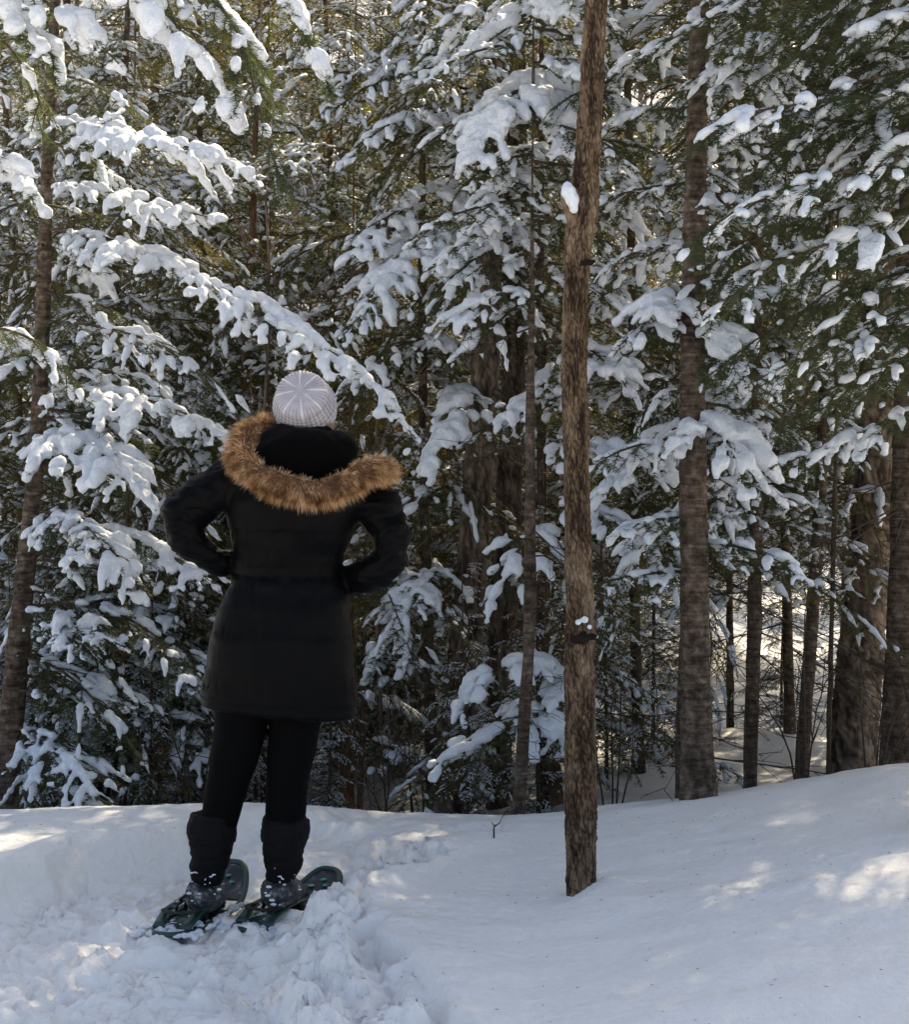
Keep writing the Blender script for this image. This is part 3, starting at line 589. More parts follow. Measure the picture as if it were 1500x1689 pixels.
# ------------------------------------------------------------------ near boughs, each laid out by hand
def near_bough(tree, base, pts, width, **kw):
    """pts: (u, v, Y)"""
    global NB
    NB += 1
    rng = np.random.default_rng(NB*13+5)
    path = np.array([P(*p) for p in pts])
    a = dict(tw_sp=.082, ter_sp=.05, nd_sp=.0050, nd_len=.024, nd_w=.0024, cover=.85, r_snow=.030, voxel=.0075, thick=.008, droop=.48, dec=.23, smooth=2); a.update(kw); a['r_snow'] *= .65; a['cover'] *= .9; width *= 1.25; a['tw_sp'] *= width/.27
    s = spray(rng, path, width, **a)
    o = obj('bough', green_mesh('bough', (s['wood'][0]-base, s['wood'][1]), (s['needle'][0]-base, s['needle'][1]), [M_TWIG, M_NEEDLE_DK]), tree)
    if len(s['snow'][0]): obj('snow_load', mesh('snow_load', s['snow'][0]-base, s['snow'][1], M_SNOW), o, kind='stuff')
NB = 0
te, be, _ = TT['brownedge_tree']
# fir whose boughs hang in from above at the upper left
f1 = thing('overhanging_fir', 'near fir hanging large snow-heavy boughs in at the top left', 'tree', (-2.2, 4.6, gz(-2.2, 4.6))); bf1 = np.array(f1.location)
obj('trunk', simple_trunk(71, 7, .08, M_BARK_FIR), f1)
for pts, w, kw in [
    ([(-40, -260, 4.6), (120, -90, 4.6), (250, 0, 4.55), (320, 80, 4.5), (375, 190, 4.45)], .26, dict(r_snow=.060, cover=1, tw_sp=.16, ter_sp=.14)),
    ([(60, -200, 4.8), (250, -60, 4.75), (360, 20, 4.7), (432, 100, 4.7)], .20, dict(r_snow=.058, cover=1, tw_sp=.15, ter_sp=.14)),
    ([(-60, -160, 4.5), (60, -10, 4.5), (150, 60, 4.5), (200, 110, 4.5)], .16, dict(r_snow=.056, cover=1, tw_sp=.15, ter_sp=.14)),
    ([(120, -200, 4.7), (300, -60, 4.6), (395, 60, 4.55), (430, 190, 4.5), (470, 310, 4.5), (490, 345, 4.5)], .16, dict(r_snow=.030, cover=.35, nd_sp=.004)),
    ([(300, -160, 5.0), (430, -60, 5.0), (500, 40, 5.0), (530, 110, 5.0), (550, 165, 5.0)], .07, dict(r_snow=.046, cover=1)),
    ([(-60, -30, 4.6), (30, 30, 4.6), (85, 90, 4.6), (92, 130, 4.6)], .10, dict(r_snow=.055, cover=.8)),
    ([(-90, 330, 4.7), (-20, 270, 4.7), (30, 290, 4.7), (70, 345, 4.7)], .14, dict(r_snow=.034, cover=.9)),
    ([(-80, 90, 4.7), (-10, 60, 4.7), (50, 130, 4.75), (75, 200, 4.8)], .2, dict(r_snow=.03, cover=.45)),
]: kw = dict(kw); kw['r_snow'] *= .80; kw['cover'] *= .88; kw.setdefault('nd_sp', .004); near_bough(f1, bf1, pts, w, **kw)
for pts, w, kw in [
    ([(90, 195, 6.9), (170, 210, 6.5), (240, 225, 6.3), (330, 250, 6.1), (410, 285, 6.0)], .26, dict(r_snow=.036, cover=.95)),
    ([(84, 378, 6.9), (180, 395, 6.6), (260, 430, 6.4), (400, 490, 6.2), (500, 550, 6.0), (600, 620, 5.9), (690, 730, 5.8)], .23, dict(r_snow=.031, cover=1, tw_sp=.09)),
    ([(84, 300, 6.9), (190, 320, 6.6), (290, 345, 6.4), (370, 365, 6.3)], .22, dict(r_snow=.030, cover=.9)),
    ([(70, 530, 6.9), (170, 540, 6.6), (260, 570, 6.4), (350, 630, 6.3), (385, 680, 6.2)], .26, dict(r_snow=.026, cover=.6)),
    ([(60, 600, 6.9), (0, 560, 6.3), (-30, 560, 6.2)], .2, dict(r_snow=.03, cover=.8)),
    ([(60, 720, 6.9), (120, 720, 6.6), (190, 760, 6.4), (230, 820, 6.3)], .28, dict(r_snow=.040, cover=.95)),
    ([(60, 640, 6.9), (200, 650, 6.7), (300, 680, 6.5), (370, 720, 6.4)], .25, dict(r_snow=.036, cover=.95)),
    ([(50, 850, 6.9), (130, 870, 6.6), (200, 930, 6.4), (215, 975, 6.4)], .26, dict(r_snow=.034, cover=.9)),
    ([(50, 880, 7.0), (200, 880, 6.9), (300, 930, 6.8), (350, 980, 6.7)], .24, dict(r_snow=.034, cover=.9)),
    ([(40, 1000, 7.0), (150, 1000, 6.9), (260, 1060, 6.8), (330, 1140, 6.7)], .26, dict(r_snow=.026, cover=.45)),
    ([(30, 1080, 7.0), (90, 1100, 6.9), (180, 1180, 6.8), (240, 1260, 6.8)], .26, dict(r_snow=.028, cover=.45)),
]: near_bough(te, be, pts, w, **kw)
# hemlock tips at the left edge, mid height
near_bough(f1, bf1, [(-100, 560, 5.2), (-20, 540, 5.2), (70, 570, 5.2), (140, 650, 5.2)], .18, r_snow=.028, cover=.75)
# fir right of the person, holds the mid-picture boughs
f2 = thing('middle_fir', 'slender fir above the person\'s right, with long drooping snowy boughs', 'tree', tuple(P(712, 1290, 8.3))); bf2 = np.array(f2.location)
obj('trunk', simple_trunk(72, 6.5, .026, M_BARK_FIR), f2)
for pts, w, kw in [
    ([(740, 290, 8.0), (690, 330, 7.6), (630, 365, 7.4), (570, 430, 7.2)], .24, dict(r_snow=.034)),
    ([(745, 380, 8.0), (690, 400, 7.4), (640, 470, 7.1), (560, 560, 6.9)], .22, dict(r_snow=.036, cover=.95)),
    ([(745, 210, 8.0), (690, 190, 7.6), (620, 220, 7.3), (555, 280, 7.2)], .16, dict(r_snow=.030)),
    ([(745, 100, 8.0), (690, 90, 7.7), (610, 140, 7.5), (560, 175, 7.4)], .2, dict(r_snow=.028, cover=.6)),
    ([(745, 640, 8.0), (765, 660, 7.6), (730, 720, 7.4), (700, 785, 7.3)], .14, dict(r_snow=.038, cover=.95)),
    ([(745, 560, 8.0), (690, 560, 7.7), (620, 590, 7.5), (560, 650, 7.4)], .25, dict(r_snow=.03)),
    ([(745, 800, 8.0), (720, 810, 7.8), (660, 860, 7.6), (620, 900, 7.5)], .2, dict(r_snow=.028, cover=.6)),
    ([(745, 940, 8.0), (710, 950, 7.7), (670, 1000, 7.5), (650, 1050, 7.5)], .22, dict(r_snow=.034)),
    ([(745, 1000, 8.0), (690, 1020, 7.8), (620, 1080, 7.7), (600, 1130, 7.7)], .24, dict(r_snow=.03, cover=.7)),
]: near_bough(f2, bf2, pts, w, **kw)
# boughs behind the scarred trunk
f3 = thing('centre_fir', 'fir close behind the scarred trunk, boughs thick with rounded snow', 'tree', tuple(P(905, 1320, 7.9))); bf3 = np.array(f3.location)
obj('trunk', simple_trunk(73, 6.5, .018, M_BARK_FIR), f3)
for pts, w, kw in [
    ([(905, 120, 7.2), (880, 140, 6.8), (820, 180, 6.5), (790, 240, 6.4), (770, 280, 6.3)], .2, dict(r_snow=.044, cover=1)),
    ([(905, 130, 7.2), (920, 150, 6.8), (935, 200, 6.6), (940, 260, 6.5)], .16, dict(r_snow=.042, cover=1)),
    ([(905, 0, 7.2), (860, 30, 6.8), (790, 80, 6.6), (740, 110, 6.5)], .22, dict(r_snow=.034)),
    ([(905, -40, 7.2), (920, -10, 6.6), (940, 30, 6.4)], .14, dict(r_snow=.044, cover=1)),
    ([(905, 270, 7.2), (860, 290, 7.0), (820, 320, 6.8), (790, 370, 6.7)], .2, dict(r_snow=.034)),
    ([(905, 380, 7.2), (850, 390, 7.0), (780, 430, 6.8), (720, 480, 6.7)], .22, dict(r_snow=.028, cover=.8)),
    ([(905, 480, 7.2), (860, 500, 7.0), (790, 560, 6.8), (740, 600, 6.8)], .24, dict(r_snow=.026, cover=.5)),
    ([(905, 600, 7.2), (900, 640, 7.0), (850, 680, 6.9), (820, 700, 6.9)], .16, dict(r_snow=.036)),
    ([(905, 720, 7.2), (960, 730, 7.0), (1040, 740, 6.8), (1110, 720, 6.7)], .24, dict(r_snow=.034, cover=.9)),
    ([(905, 560, 7.2), (960, 570, 7.0), (1010, 610, 6.8), (1050, 660, 6.8)], .2, dict(r_snow=.034)),
    ([(905, 860, 7.2), (870, 900, 7.0), (830, 960, 6.9), (800, 1010, 6.9)], .2, dict(r_snow=.036)),
    ([(905, 820, 7.2), (980, 840, 7.0), (1060, 880, 6.8), (1010, 960, 6.8)], .22, dict(r_snow=.03, cover=.75)),
    ([(905, 1080, 7.2), (860, 1090, 7.0), (790, 1130, 6.9), (750, 1170, 6.9)], .2, dict(r_snow=.038, cover=1)),
    ([(905, 1160, 7.2), (860, 1180, 7.0), (780, 1230, 6.9), (715, 1260, 6.9)], .22, dict(r_snow=.036, cover=1)),
    ([(905, 1130, 7.2), (930, 1140, 7.0), (925, 1190, 6.9), (930, 1250, 6.9)], .14, dict(r_snow=.036, cover=1)),
]: near_bough(f3, bf3, pts, w, **kw)
# ringed fir's own boughs
for pts, w, kw in [
    ([(1146, 690, 6.3), (1180, 700, 6.1), (1220, 740, 6.0), (1250, 790, 5.95)], .22, dict(r_snow=.042, cover=1)),
    ([(1146, 690, 6.3), (1090, 720, 6.5), (1030, 770, 6.5), (980, 820, 6.5)], .22, dict(r_snow=.034, cover=.95)),
    ([(1146, 820, 6.3), (1100, 860, 6.5), (1040, 930, 6.6), (1000, 1000, 6.6)], .2, dict(r_snow=.03, cover=.75)),
    ([(1146, 480, 6.3), (1110, 490, 6.2), (1070, 520, 6.1), (1050, 560, 6.1)], .16, dict(r_snow=.04)),
    ([(1146, 520, 6.3), (1190, 540, 6.2), (1210, 580, 6.1), (1200, 640, 6.1)], .18, dict(r_snow=.038)),
]: near_bough(t2, b2, pts, w, **kw)
# near fir leaning in from the right
f4 = thing('right_fir', 'near dark fir reaching in from the top right with long drooping boughs', 'tree', (1.75, 5.3, gz(1.75, 5.3))); bf4 = np.array(f4.location)
obj('trunk', simple_trunk(74, 7, .09, M_BARK_FIR), f4)
for pts, w, kw in [
    ([(1640, 60, 5.2), (1500, 150, 4.9), (1330, 170, 4.8), (1200, 200, 4.75), (1120, 260, 4.7)], .22, dict(r_snow=.036, cover=.8)),
    ([(1640, 170, 5.2), (1490, 260, 4.9), (1330, 300, 4.8), (1210, 350, 4.75), (1110, 440, 4.7)], .24, dict(r_snow=.032, cover=.75, nd_sp=.004)),
    ([(1640, 130, 5.2), (1500, 190, 5.1), (1400, 200, 5.0), (1270, 190, 4.95), (1180, 190, 4.95)], .2, dict(r_snow=.034, cover=.7)),
    ([(1640, 280, 5.2), (1500, 350, 5.0), (1370, 400, 4.9), (1260, 450, 4.85), (1160, 530, 4.8)], .24, dict(r_snow=.030, cover=.65, nd_sp=.004)),
    ([(1640, -60, 5.2), (1530, 0, 5.0), (1440, 50, 4.9), (1370, 100, 4.85)], .2, dict(r_snow=.042, cover=.9)),
    ([(1640, 20, 5.2), (1540, 60, 5.1), (1420, 90, 5.0), (1320, 120, 5.0)], .2, dict(r_snow=.03, cover=.5)),
    ([(1640, 400, 5.2), (1540, 440, 5.1), (1430, 500, 5.0), (1330, 560, 5.0)], .24, dict(r_snow=.028, cover=.5)),
    ([(1640, 300, 5.4), (1560, 320, 5.4), (1440, 370, 5.5), (1330, 440, 5.5), (1270, 500, 5.5)], .24, dict(r_snow=.030, cover=.5)),
    ([(1640, 500, 5.5), (1540, 510, 5.5), (1440, 540, 5.6), (1370, 590, 5.6)], .2, dict(r_snow=.036, cover=.95)),
    ([(1640, 640, 5.6), (1540, 660, 5.6), (1450, 700, 5.7), (1370, 740, 5.8), (1290, 760, 5.9)], .22, dict(r_snow=.034, cover=.95)),
    ([(1640, 220, 4.9), (1540, 220, 4.8), (1480, 260, 4.7), (1440, 330, 4.7)], .2, dict(r_snow=.034, cover=.6)),
    ([(1640, 560, 5.8), (1520, 600, 6.0), (1400, 640, 6.2), (1330, 700, 6.3)], .26, dict(r_snow=.026, cover=.5)),
    ([(1640, -200, 5.3), (1500, -110, 5.3), (1350, -40, 5.4), (1200, 20, 5.6), (1060, 90, 5.8)], .28, dict(r_snow=.03, cover=.7)),
    ([(1640, -120, 5.5), (1480, -20, 5.6), (1320, 60, 5.8), (1180, 120, 6.0), (1040, 200, 6.1)], .28, dict(r_snow=.03, cover=.7)),
]: kw = dict(kw); kw['r_snow'] *= .85; kw['cover'] *= .74; kw['nd_sp'] = .0032; near_bough(f4, bf4, pts, w, **kw)
# unseen dense fir tops, added over the near trees to shade the bank
for o_, k, rz in [(f1, 0, .4), (f4, 0, 2.0), (t2, 1, 1.1), (TT['greygrey_tree'][0], 1, 4.4), (TT['thickknotty_tree'][0], 1, 2.6), (TT['slimslim_tree'][0], 0, 3.7)]:
    c_ = obj('crown', TOPS[k][0], o_); c_.rotation_euler.z = rz
    c_ = obj('snow_cover', TOPS[k][1], o_, kind='stuff'); c_.rotation_euler.z = rz
# unseen tall firs added right of the view to keep sun off the bank
for X, Y, rz, lab in [(2.55, 6.5, .3, 'unseen fir added for shade beyond the right end of the snow bank'), (3.5, 8.4, 2.2, 'unseen fir added for shade to the right, behind the grey ringed trunk'), (2.9, 10.2, 4.0, 'unseen fir added for shade to the right, behind the knotty trunk')]:
    t = thing('shade_fir', lab, 'tree', (X, Y, gz(X, Y)), rz); obj('trunk', simple_trunk(90+int(X*3), 9, .09, M_BARK_FIR), t); obj('crown', TOPS[1][0], t, (0, 0, -.6)); obj('snow_cover', TOPS[1][1], t, (0, 0, -.6), kind='stuff')
rng_g = np.random.default_rng(55)
for k in range(15):
    v = -90+k*46+rng_g.uniform(-20, 20); l = rng_g.uniform(260, 520); Y = rng_g.uniform(4.9, 5.8); dv = l*rng_g.uniform(.28, .55)
    near_bough(f4, bf4, [(1640, v, 5.3), (1640-l*.4, v+dv*.25, Y), (1640-l*.75, v+dv*.6, Y), (1640-l, v+dv, Y)], rng_g.uniform(.20, .28), r_snow=.026, cover=.30, nd_sp=.0054, nd_w=.0028, dec=.22)
# finer boughs filling in between
rng_f = np.random.default_rng(777)
for tree, base, u0, Y0, v0, v1, n_ in [(f3, bf3, 905, 7.2, -40, 1150, 22), (f2, bf2, 745, 8.0, -40, 1150, 16), (t2, b2, 1148, 6.3, -20, 980, 18), (te, be, 70, 6.9, 60, 1150, 14), (f4, bf4, 1640, 5.4, -60, 620, 12), (TT['slimslim_tree'][0], TT['slimslim_tree'][1], 1245, 7.4, 60, 1000, 16), (TT['thinthin_tree'][0], TT['thinthin_tree'][1], 878, 6.65, -60, 500, 14), (te, be, 30, 6.9, 950, 1290, 9), (TT['narrowlow_tree'][0], TT['narrowlow_tree'][1], 205, 7.9, 900, 1290, 18), (TT['brownbrown_tree'][0], TT['brownbrown_tree'][1], 574, 8.1, 900, 1230, 9), (TT['thinreddish_tree'][0], TT['thinreddish_tree'][1], 402, 8.9, 500, 1290, 14)]:
    for k in range(n_):
        v = v0+(v1-v0)*(k+rng_f.random())/n_
        if tree in (f2, f3) and v > 440: continue
        sd_ = (-1 if k % 2 else 1) if 200 < u0 < 1500 else (1 if u0 < 200 else -1); l = rng_f.uniform(90, 200)*(1.3 if u0 > 1500 else 1); dY = rng_f.uniform(-.6, .5); dv = rng_f.uniform(20, 110)
        near_bough(tree, base, [(u0, v, Y0), (u0+sd_*l*.4, v+dv*.15, Y0+dY*.4), (u0+sd_*l*.8, v+dv*.55, Y0+dY*.8), (u0+sd_*l, v+dv, Y0+dY)], rng_f.uniform(.14, .24), r_snow=rng_f.uniform(.020, .030), cover=rng_f.uniform(.5, .85), voxel=.0095, dec=.3, nd_sp=.0078, nd_w=.0034)
# ordinary boughs filling the gaps, sharing the six library shapes
LM = [(green_mesh('bough', l_['wood'], l_['needle'], [M_TWIG, M_NEEDLE]), mesh('snow_load', *l_['snow'], M_SNOW)) for l_ in LIB]
rng_l = np.random.default_rng(4242)
for key, u0, Y0, v0, v1, n_ in [('thinreddish_tree', 404, 9.0, -80, 1080, 36), ('f2', 712, 8.3, -80, 1020, 30), ('f3', 903, 7.9, -60, 1300, 34), ('slimslim_tree', 1246, 7.4, -40, 900, 16), ('darkshort', 1128, 7.0, 100, 1000, 14), ('narrowlow_tree', 207, 8.0, -80, 1280, 36), ('brownbrown_tree', 576, 8.2, -80, 980, 32), ('slimslim2', 1350, 7.8, -40, 860, 16), ('leaning', 795, 7.9, -60, 520, 16)]:
    tr_, bs0 = {'f2': (f2, bf2), 'f3': (f3, bf3), 'darkshort': (t2, b2), 'slimslim2': (f4, bf4), 'leaning': TT['thickleaning_tree'][:2]}.get(key) or TT[key][:2]
    for k in range(n_):
        p_ = P(u0, v0+(v1-v0)*(k+rng_l.random())/n_, Y0)-bs0; q_ = rng_l.integers(6); sc_ = rng_l.uniform(.45, .85)
        yaw_ = rng_l.uniform(0, 2*pi); v_ = v0+(v1-v0)*k/n_
        if key == 'f3' and 430 < v_ < 1120: yaw_ = rng_l.uniform(-1.2, .9); sc_ *= .8
        if key == 'f2' and 430 < v_ < 1120: yaw_ = pi+rng_l.uniform(-.9, 1.2); sc_ *= .8
        o_ = obj('bough', LM[q_][0], tr_, tuple(p_)); o_.rotation_euler = (R(rng_l.uniform(-25, 25)), R(rng_l.uniform(-8, 24)), yaw_); o_.scale = (sc_,)*3
        obj('snow_load', LM[q_][1], o_, kind='stuff')
# twiggy undergrowth
for k, (u, v, Y, lab) in enumerate([(640, 1345, 7.4, 'leafless brown sapling in the snowy gap right of the person\'s knees'), (690, 1330, 7.8, 'leafless forked sapling left of the small snow heaped fir'), (1325, 1290, 6.9, 'bare twiggy sapling in front of the thick knotty trunk'), (1440, 1275, 7.0, 'bare twiggy sapling between the knotty trunk and the grey one'), (330, 1345, 7.4, 'leafless sapling just left of the person\'s left boot'), (1010, 1340, 7.3, 'leafless sapling right of the scarred trunk\'s foot')]):
    r_ = np.random.default_rng(k+300); w = []
    for j in range(4):
        d = nrm([r_.normal(0, .25), r_.normal(0, .2), 1]); l = r_.uniform(.4, .9); p = np.array([[0, 0, -.3], d*l*.4, d*l*.8+r_.normal(0, .04, 3), d*l*1.1+r_.normal(0, .08, 3)]); w.append(tube(resample(p, 8), np.linspace(.006, .0015, 8), 4, False))
        for _ in range(7):
            q = r_.uniform(.3, .95); b = d*l*q; e = nrm([r_.normal(0, 1), r_.normal(0, 1), r_.uniform(.1, 1)]); w.append(tube(np.array([b, b+e*.12*r_.uniform(.6, 1.6), b+e*.22+UP*.04]), [.003, .002, .001], 3, False))
    q = P(u, v, Y); o = obj('bare_sapling', mesh('bare_sapling', *join(w), M_TWIG), None, (q[0], q[1], gz(q[0], q[1])), label=lab, category='sapling')
w = [tube(np.array([[0, 0, -.05], [0, 0, .035], [.004, 0, .05]]), [.003, .003, .002], 6), tube(np.array([[0, 0, .04], [.02, 0, .055], [.035, 0, .085]]), [.0025, .002, .001], 6), tube(np.array([[0, 0, .045], [-.008, 0, .06]]), [.002, .001], 6)]
tx, ty, _ = P(815, 1382, 5.7); obj('poking_twig', mesh('poking_twig', *join(w), M_TWIG), None, (tx, ty, gz(tx, ty)), label='tiny forked twig poking out of the smooth snow left of the scarred trunk', category='twig')
#PERSON#
# ------------------------------------------------------------------ the person
PX, PY = P(470, 1500, 5.0)[0], 5.0
per = thing('person', 'person seen from behind in black fur trimmed parka and grey knit hat, elbows out', 'person', (PX, PY, 0.0))
pb = np.array([PX, PY, 0.0])
def loft(sec, n=40, Y0=5.0, pw=2.3):
    """sec: (row v, left u, right u, half depth, centre Y offset[, tilt rows])"""
    sec = np.array([list(s)+[0]*(6-len(s)) for s in sec], float); th = np.arange(n)*2*pi/n
    c, s = np.cos(th), np.sin(th); k = len(sec)
    ce = np.sign(c)*np.abs(c)**(2/pw); se = np.sign(s)*np.abs(s)**(2/pw)
    V = []
    for v, l, r, b, dy, tilt in sec:
        Y = Y0+dy; a = (r-l)/2*Y0/F; x0 = ((l+r)/2-750)*Y0/F; z0 = CAMZ-(v-HOR)*Y0/F
        V.append(np.stack([x0+a*ce, Y+b*se, z0-tilt*Y0/F*ce], 1))
    V = np.concatenate(V); i = np.arange(k-1)[:, None]*n; j = np.arange(n)[None]; j2 = (j+1) % n
    T = q2t(np.stack([i+j, i+n+j, i+n+j2, i+j2], -1).reshape(-1, 4))
    V = np.concatenate([V, V[:n].mean(0, keepdims=True), V[-n:].mean(0, keepdims=True)]); jj = np.arange(n); j2 = (jj+1) % n
    T = np.concatenate([T, np.stack([np.full(n, k*n), jj, j2], 1), np.stack([np.full(n, k*n+1), (k-1)*n+j2, (k-1)*n+jj], 1)])
    return V, T
def limb(pts, n=24, m=24):
    """pts: (u, v, Y, radius in photo pixels)"""
    a = np.array([[*P(u, v, Y), r*Y/F] for u, v, Y, r in pts]); q = resample(a, m); return tube(q[:, :3], q[:, 3], n)
def ball(u, v, Y, r, sub=ICO2):
    r = np.atleast_1d(r).astype(float)*5/F; r = np.repeat(r, 3) if len(r) == 1 else r
    return blobs([P(u, v, Y)], [r], sub)
def part(name, V, T, m, parent=per, col=None, smooth=True): return obj(name, mesh(name, V-pb, T, m, col=col, smooth=smooth), parent)

m_skin, t, b = mat('skin', .5, .4); b.inputs['Base Color'].default_value = (.52, .33, .25, 1)
m_coat, t, b = mat('parka_shell', .52, .07); v = coords(t); n1 = ntex(t, v, 420, 2); n2 = ntex(t, v, 9, 4)
t.links.new(ramp(t, n2, [(.3, (.0012, .0013, .0017)), (.7, (.0024, .0026, .0033))]), b.inputs['Base Color']); p = bump(t, b, n2, .02, .35); bump(t, b, n1, .0006, .5, p)
m_leg, t, b = mat('leggings', .85, .06); b.inputs['Base Color'].default_value = (.0025, .0025, .003, 1); bump(t, b, ntex(t, coords(t), 14, 4), .01, .4)
m_plush, t, b = mat('plush_lining', 1, .05); b.inputs['Base Color'].default_value = (.0015, .0015, .0018, 1); b.inputs['Sheen Weight'].default_value = .03
m_boot, t, b = mat('boot_fabric', .75, .12); b.inputs['Base Color'].default_value = (.0045, .0045, .0055, 1); bump(t, b, ntex(t, coords(t), 60, 4), .006, .6)
m_glove, t, b = mat('glove_knit', .9, .1); b.inputs['Base Color'].default_value = (.006, .006, .007, 1)

# body: one continuous figure under the clothes
BY = 5.0
bp = [loft([(738, 470, 530, .05, .0), (760, 430, 575, .075, 0), (800, 405, 590, .09, 0), (860, 400, 570, .10, 0), (935, 408, 556, .09, .01), (990, 390, 562, .11, -.005), (1060, 372, 566, .125, -.01), (1130, 365, 545, .12, -.01), (1150, 375, 530, .10, 0)], 32),
      limb([(503, 760, 5.0, 30), (502, 720, 5.0, 27), (501, 690, 5.01, 28)]),
      ball(501, 664, 5.02, [40, 47, 50]), ball(501, 690, 5.07, [31, 30, 28]), ball(501, 675, 5.075, [30, 22, 26])]
# face (turned away): brow, nose, lips, chin, ears
for u, v, Y, r in [(501, 672, 5.112, [5, 9, 10]), (501, 679, 5.122, [6, 6, 5]), (488, 662, 5.098, [9, 5, 4]), (514, 662, 5.098, [9, 5, 4]), (501, 694, 5.112, [11, 6, 3]), (501, 699, 5.108, [10, 6, 3]), (501, 709, 5.10, [11, 9, 9]), (459, 676, 5.03, [4, 8, 13]), (543, 676, 5.03, [4, 8, 13]), (482, 682, 5.085, [12, 9, 12]), (520, 682, 5.085, [12, 9, 12])]: bp.append(ball(u, v, Y, r))
bp += [limb([(415, 788, 5.0, 26), (345, 818, 4.98, 22), (300, 860, 4.965, 19)]), limb([(300, 860, 4.965, 19), (315, 893, 4.97, 17), (346, 918, 4.99, 15), (388, 933, 5.05, 12)]),
       limb([(578, 808, 5.0, 26), (620, 835, 4.98, 22), (646, 886, 4.965, 19)]), limb([(646, 886, 4.965, 19), (642, 915, 4.97, 17), (614, 947, 4.99, 15), (582, 963, 5.05, 12)]),
       limb([(400, 1120, 5.0, 40), (394, 1200, 5.0, 34), (378, 1290, 5.0, 27), (358, 1380, 5.01, 22), (344, 1450, 5.02, 16), (338, 1488, 5.03, 15)]),
       limb([(496, 1120, 5.0, 38), (486, 1200, 5.0, 32), (476, 1290, 5.0, 27), (470, 1380, 5.01, 22), (464, 1450, 5.02, 16), (460, 1482, 5.03, 15)]),
       limb([(338, 1484, 4.99, 17), (345, 1484, 5.08, 18), (352, 1488, 5.17, 14)]), limb([(460, 1478, 5.0, 17), (470, 1478, 5.09, 18), (480, 1482, 5.18, 14)])]
def hand(wu, wv, wY, side):
    """palm on the hip bone, fingers wrapped to the front, thumb behind; side -1 left, +1 right"""
    w = P(wu, wv, wY); out = []
    fwd = nrm([-.35*side, .85, -.25]); dn = nrm(np.array([0, -.25, -1.])); inn = nrm([-side, -.2, 0])
    pc = w+fwd*.045; out.append(blobs([pc, pc+dn*.015, w+fwd*.015], [[.020, .045, .040], [.018, .042, .036], [.022, .03, .026]], ICO2))
    for k, (l, o) in enumerate([(.068, -.030), (.076, -.010), (.070, .010), (.056, .028)]):
        b0 = pc+fwd*.028+dn*o; p = np.array([b0-fwd*.02, b0+fwd*l*.4, b0+fwd*l*.72+inn*l*.25, b0+fwd*l*.85+inn*l*.6]); out.append(tube(resample(p, 10), np.linspace(.0100, .0078, 10), 12))
    p = np.array([w+fwd*.02-dn*.012, w+fwd*.035-dn*.04+inn*.012, w+fwd*.045-dn*.062+inn*.028]); out.append(tube(resample(p, 8), np.linspace(.0125, .0088, 8), 12))
    return out
hl = hand(386, 934, 5.05, -1); hr = hand(574, 960, 5.06, 1)
part('body', *remesh(*join(bp+hl+hr), .0052, 3, dec=.22), m_skin)
def puff(VT, d): V, T = VT; return V+normals(V, T)*d, T
for h in (hl, hr): V, T = remesh(*join(h), .0045, 1); part('glove', *puff((V, T), .0035), m_glove)

# parka
cp = [loft([(728, 452, 548, .055, .0, 4), (745, 425, 572, .075, 0, 8), (765, 398, 598, .095, -.005, 12), (795, 378, 610, .115, -.012, 12), (830, 374, 602, .125, -.015, 8), (870, 378, 586, .125, -.012), (905, 385, 572, .116, -.004), (938, 388, 561, .110, .006),
            (965, 379, 568, .120, .0), (1000, 362, 576, .132, -.01), (1050, 349, 582, .142, -.016), (1100, 338, 587, .148, -.016), (1150, 331, 589, .150, -.014, 10), (1166, 332, 588, .149, -.014, 12), (1172, 338, 584, .142, -.014, 12)], 64, pw=2.25)]
cl = [limb([(412, 790, 5.0, 38), (378, 796, 4.99, 40), (336, 822, 4.975, 38), (303, 850, 4.965, 35), (300, 872, 4.965, 32)]), limb([(301, 858, 4.965, 35), (311, 893, 4.97, 29), (346, 918, 4.99, 25), (388, 932, 5.04, 19)])]
crt = [limb([(578, 812, 5.0, 38), (608, 824, 4.99, 38), (634, 852, 4.975, 36), (646, 882, 4.965, 33), (645, 902, 4.965, 31)]), limb([(646, 886, 4.965, 33), (642, 918, 4.97, 30), (612, 944, 4.99, 27), (572, 958, 5.04, 23)])]
V, T = remesh(*join(cp+cl+crt), .0072, 6, dec=.6)
N = normals(V, T); U = 750+V[:, 0]*F/5; W = HOR+(CAMZ-V[:, 2])*F/5
back = sstep(-N[:, 1], .0, .5)
d = np.zeros(len(V))
inbody = ((U > 372) & (U < 592))
# quilting seams and drawn-in waist, darts down the back
def line(v0, slope, w): return np.exp(-((W-(v0+slope*(U-480)))/w)**2)
for v0, sl_, a in [(876, .03, .0045), (914, .02, .005), (946, .02, .007), (1040, .03, .004), (1128, .03, .005), (1158, .06, .004)]: d -= a*line(v0, sl_, 3.2)*(inbody | (W > 960))
for u0, k in [(424, .10), (536, -.06)]: d -= .0025*np.exp(-((U-(u0+k*(W-940)))/3)**2)*(W > 850)*back
d += .012*np.maximum(0, noise(V*[9, 9, 40], 41))*np.exp(-((W-940)/32)**2)
d += .0100*fbm(V*[10, 10, 26], 4, 42)*(~inbody)*(W < 1000)+.0045*fbm(V*[9, 9, 20], 4, 43)
# sleeve folds at the elbows
for u0, v0 in [(303, 872), (642, 892)]: d += .011*np.maximum(0, fbm(np.stack([(U-u0)*.045+(W-v0)*.02, (W-v0)*.085-(U-u0)*.03*(1 if u0 < 400 else -1), V[:, 1]*10], 1), 2, 48))*np.exp(-(((U-u0)/50)**2+((W-v0)/60)**2))
part('parka', V+N*d[:, None], T, m_coat)
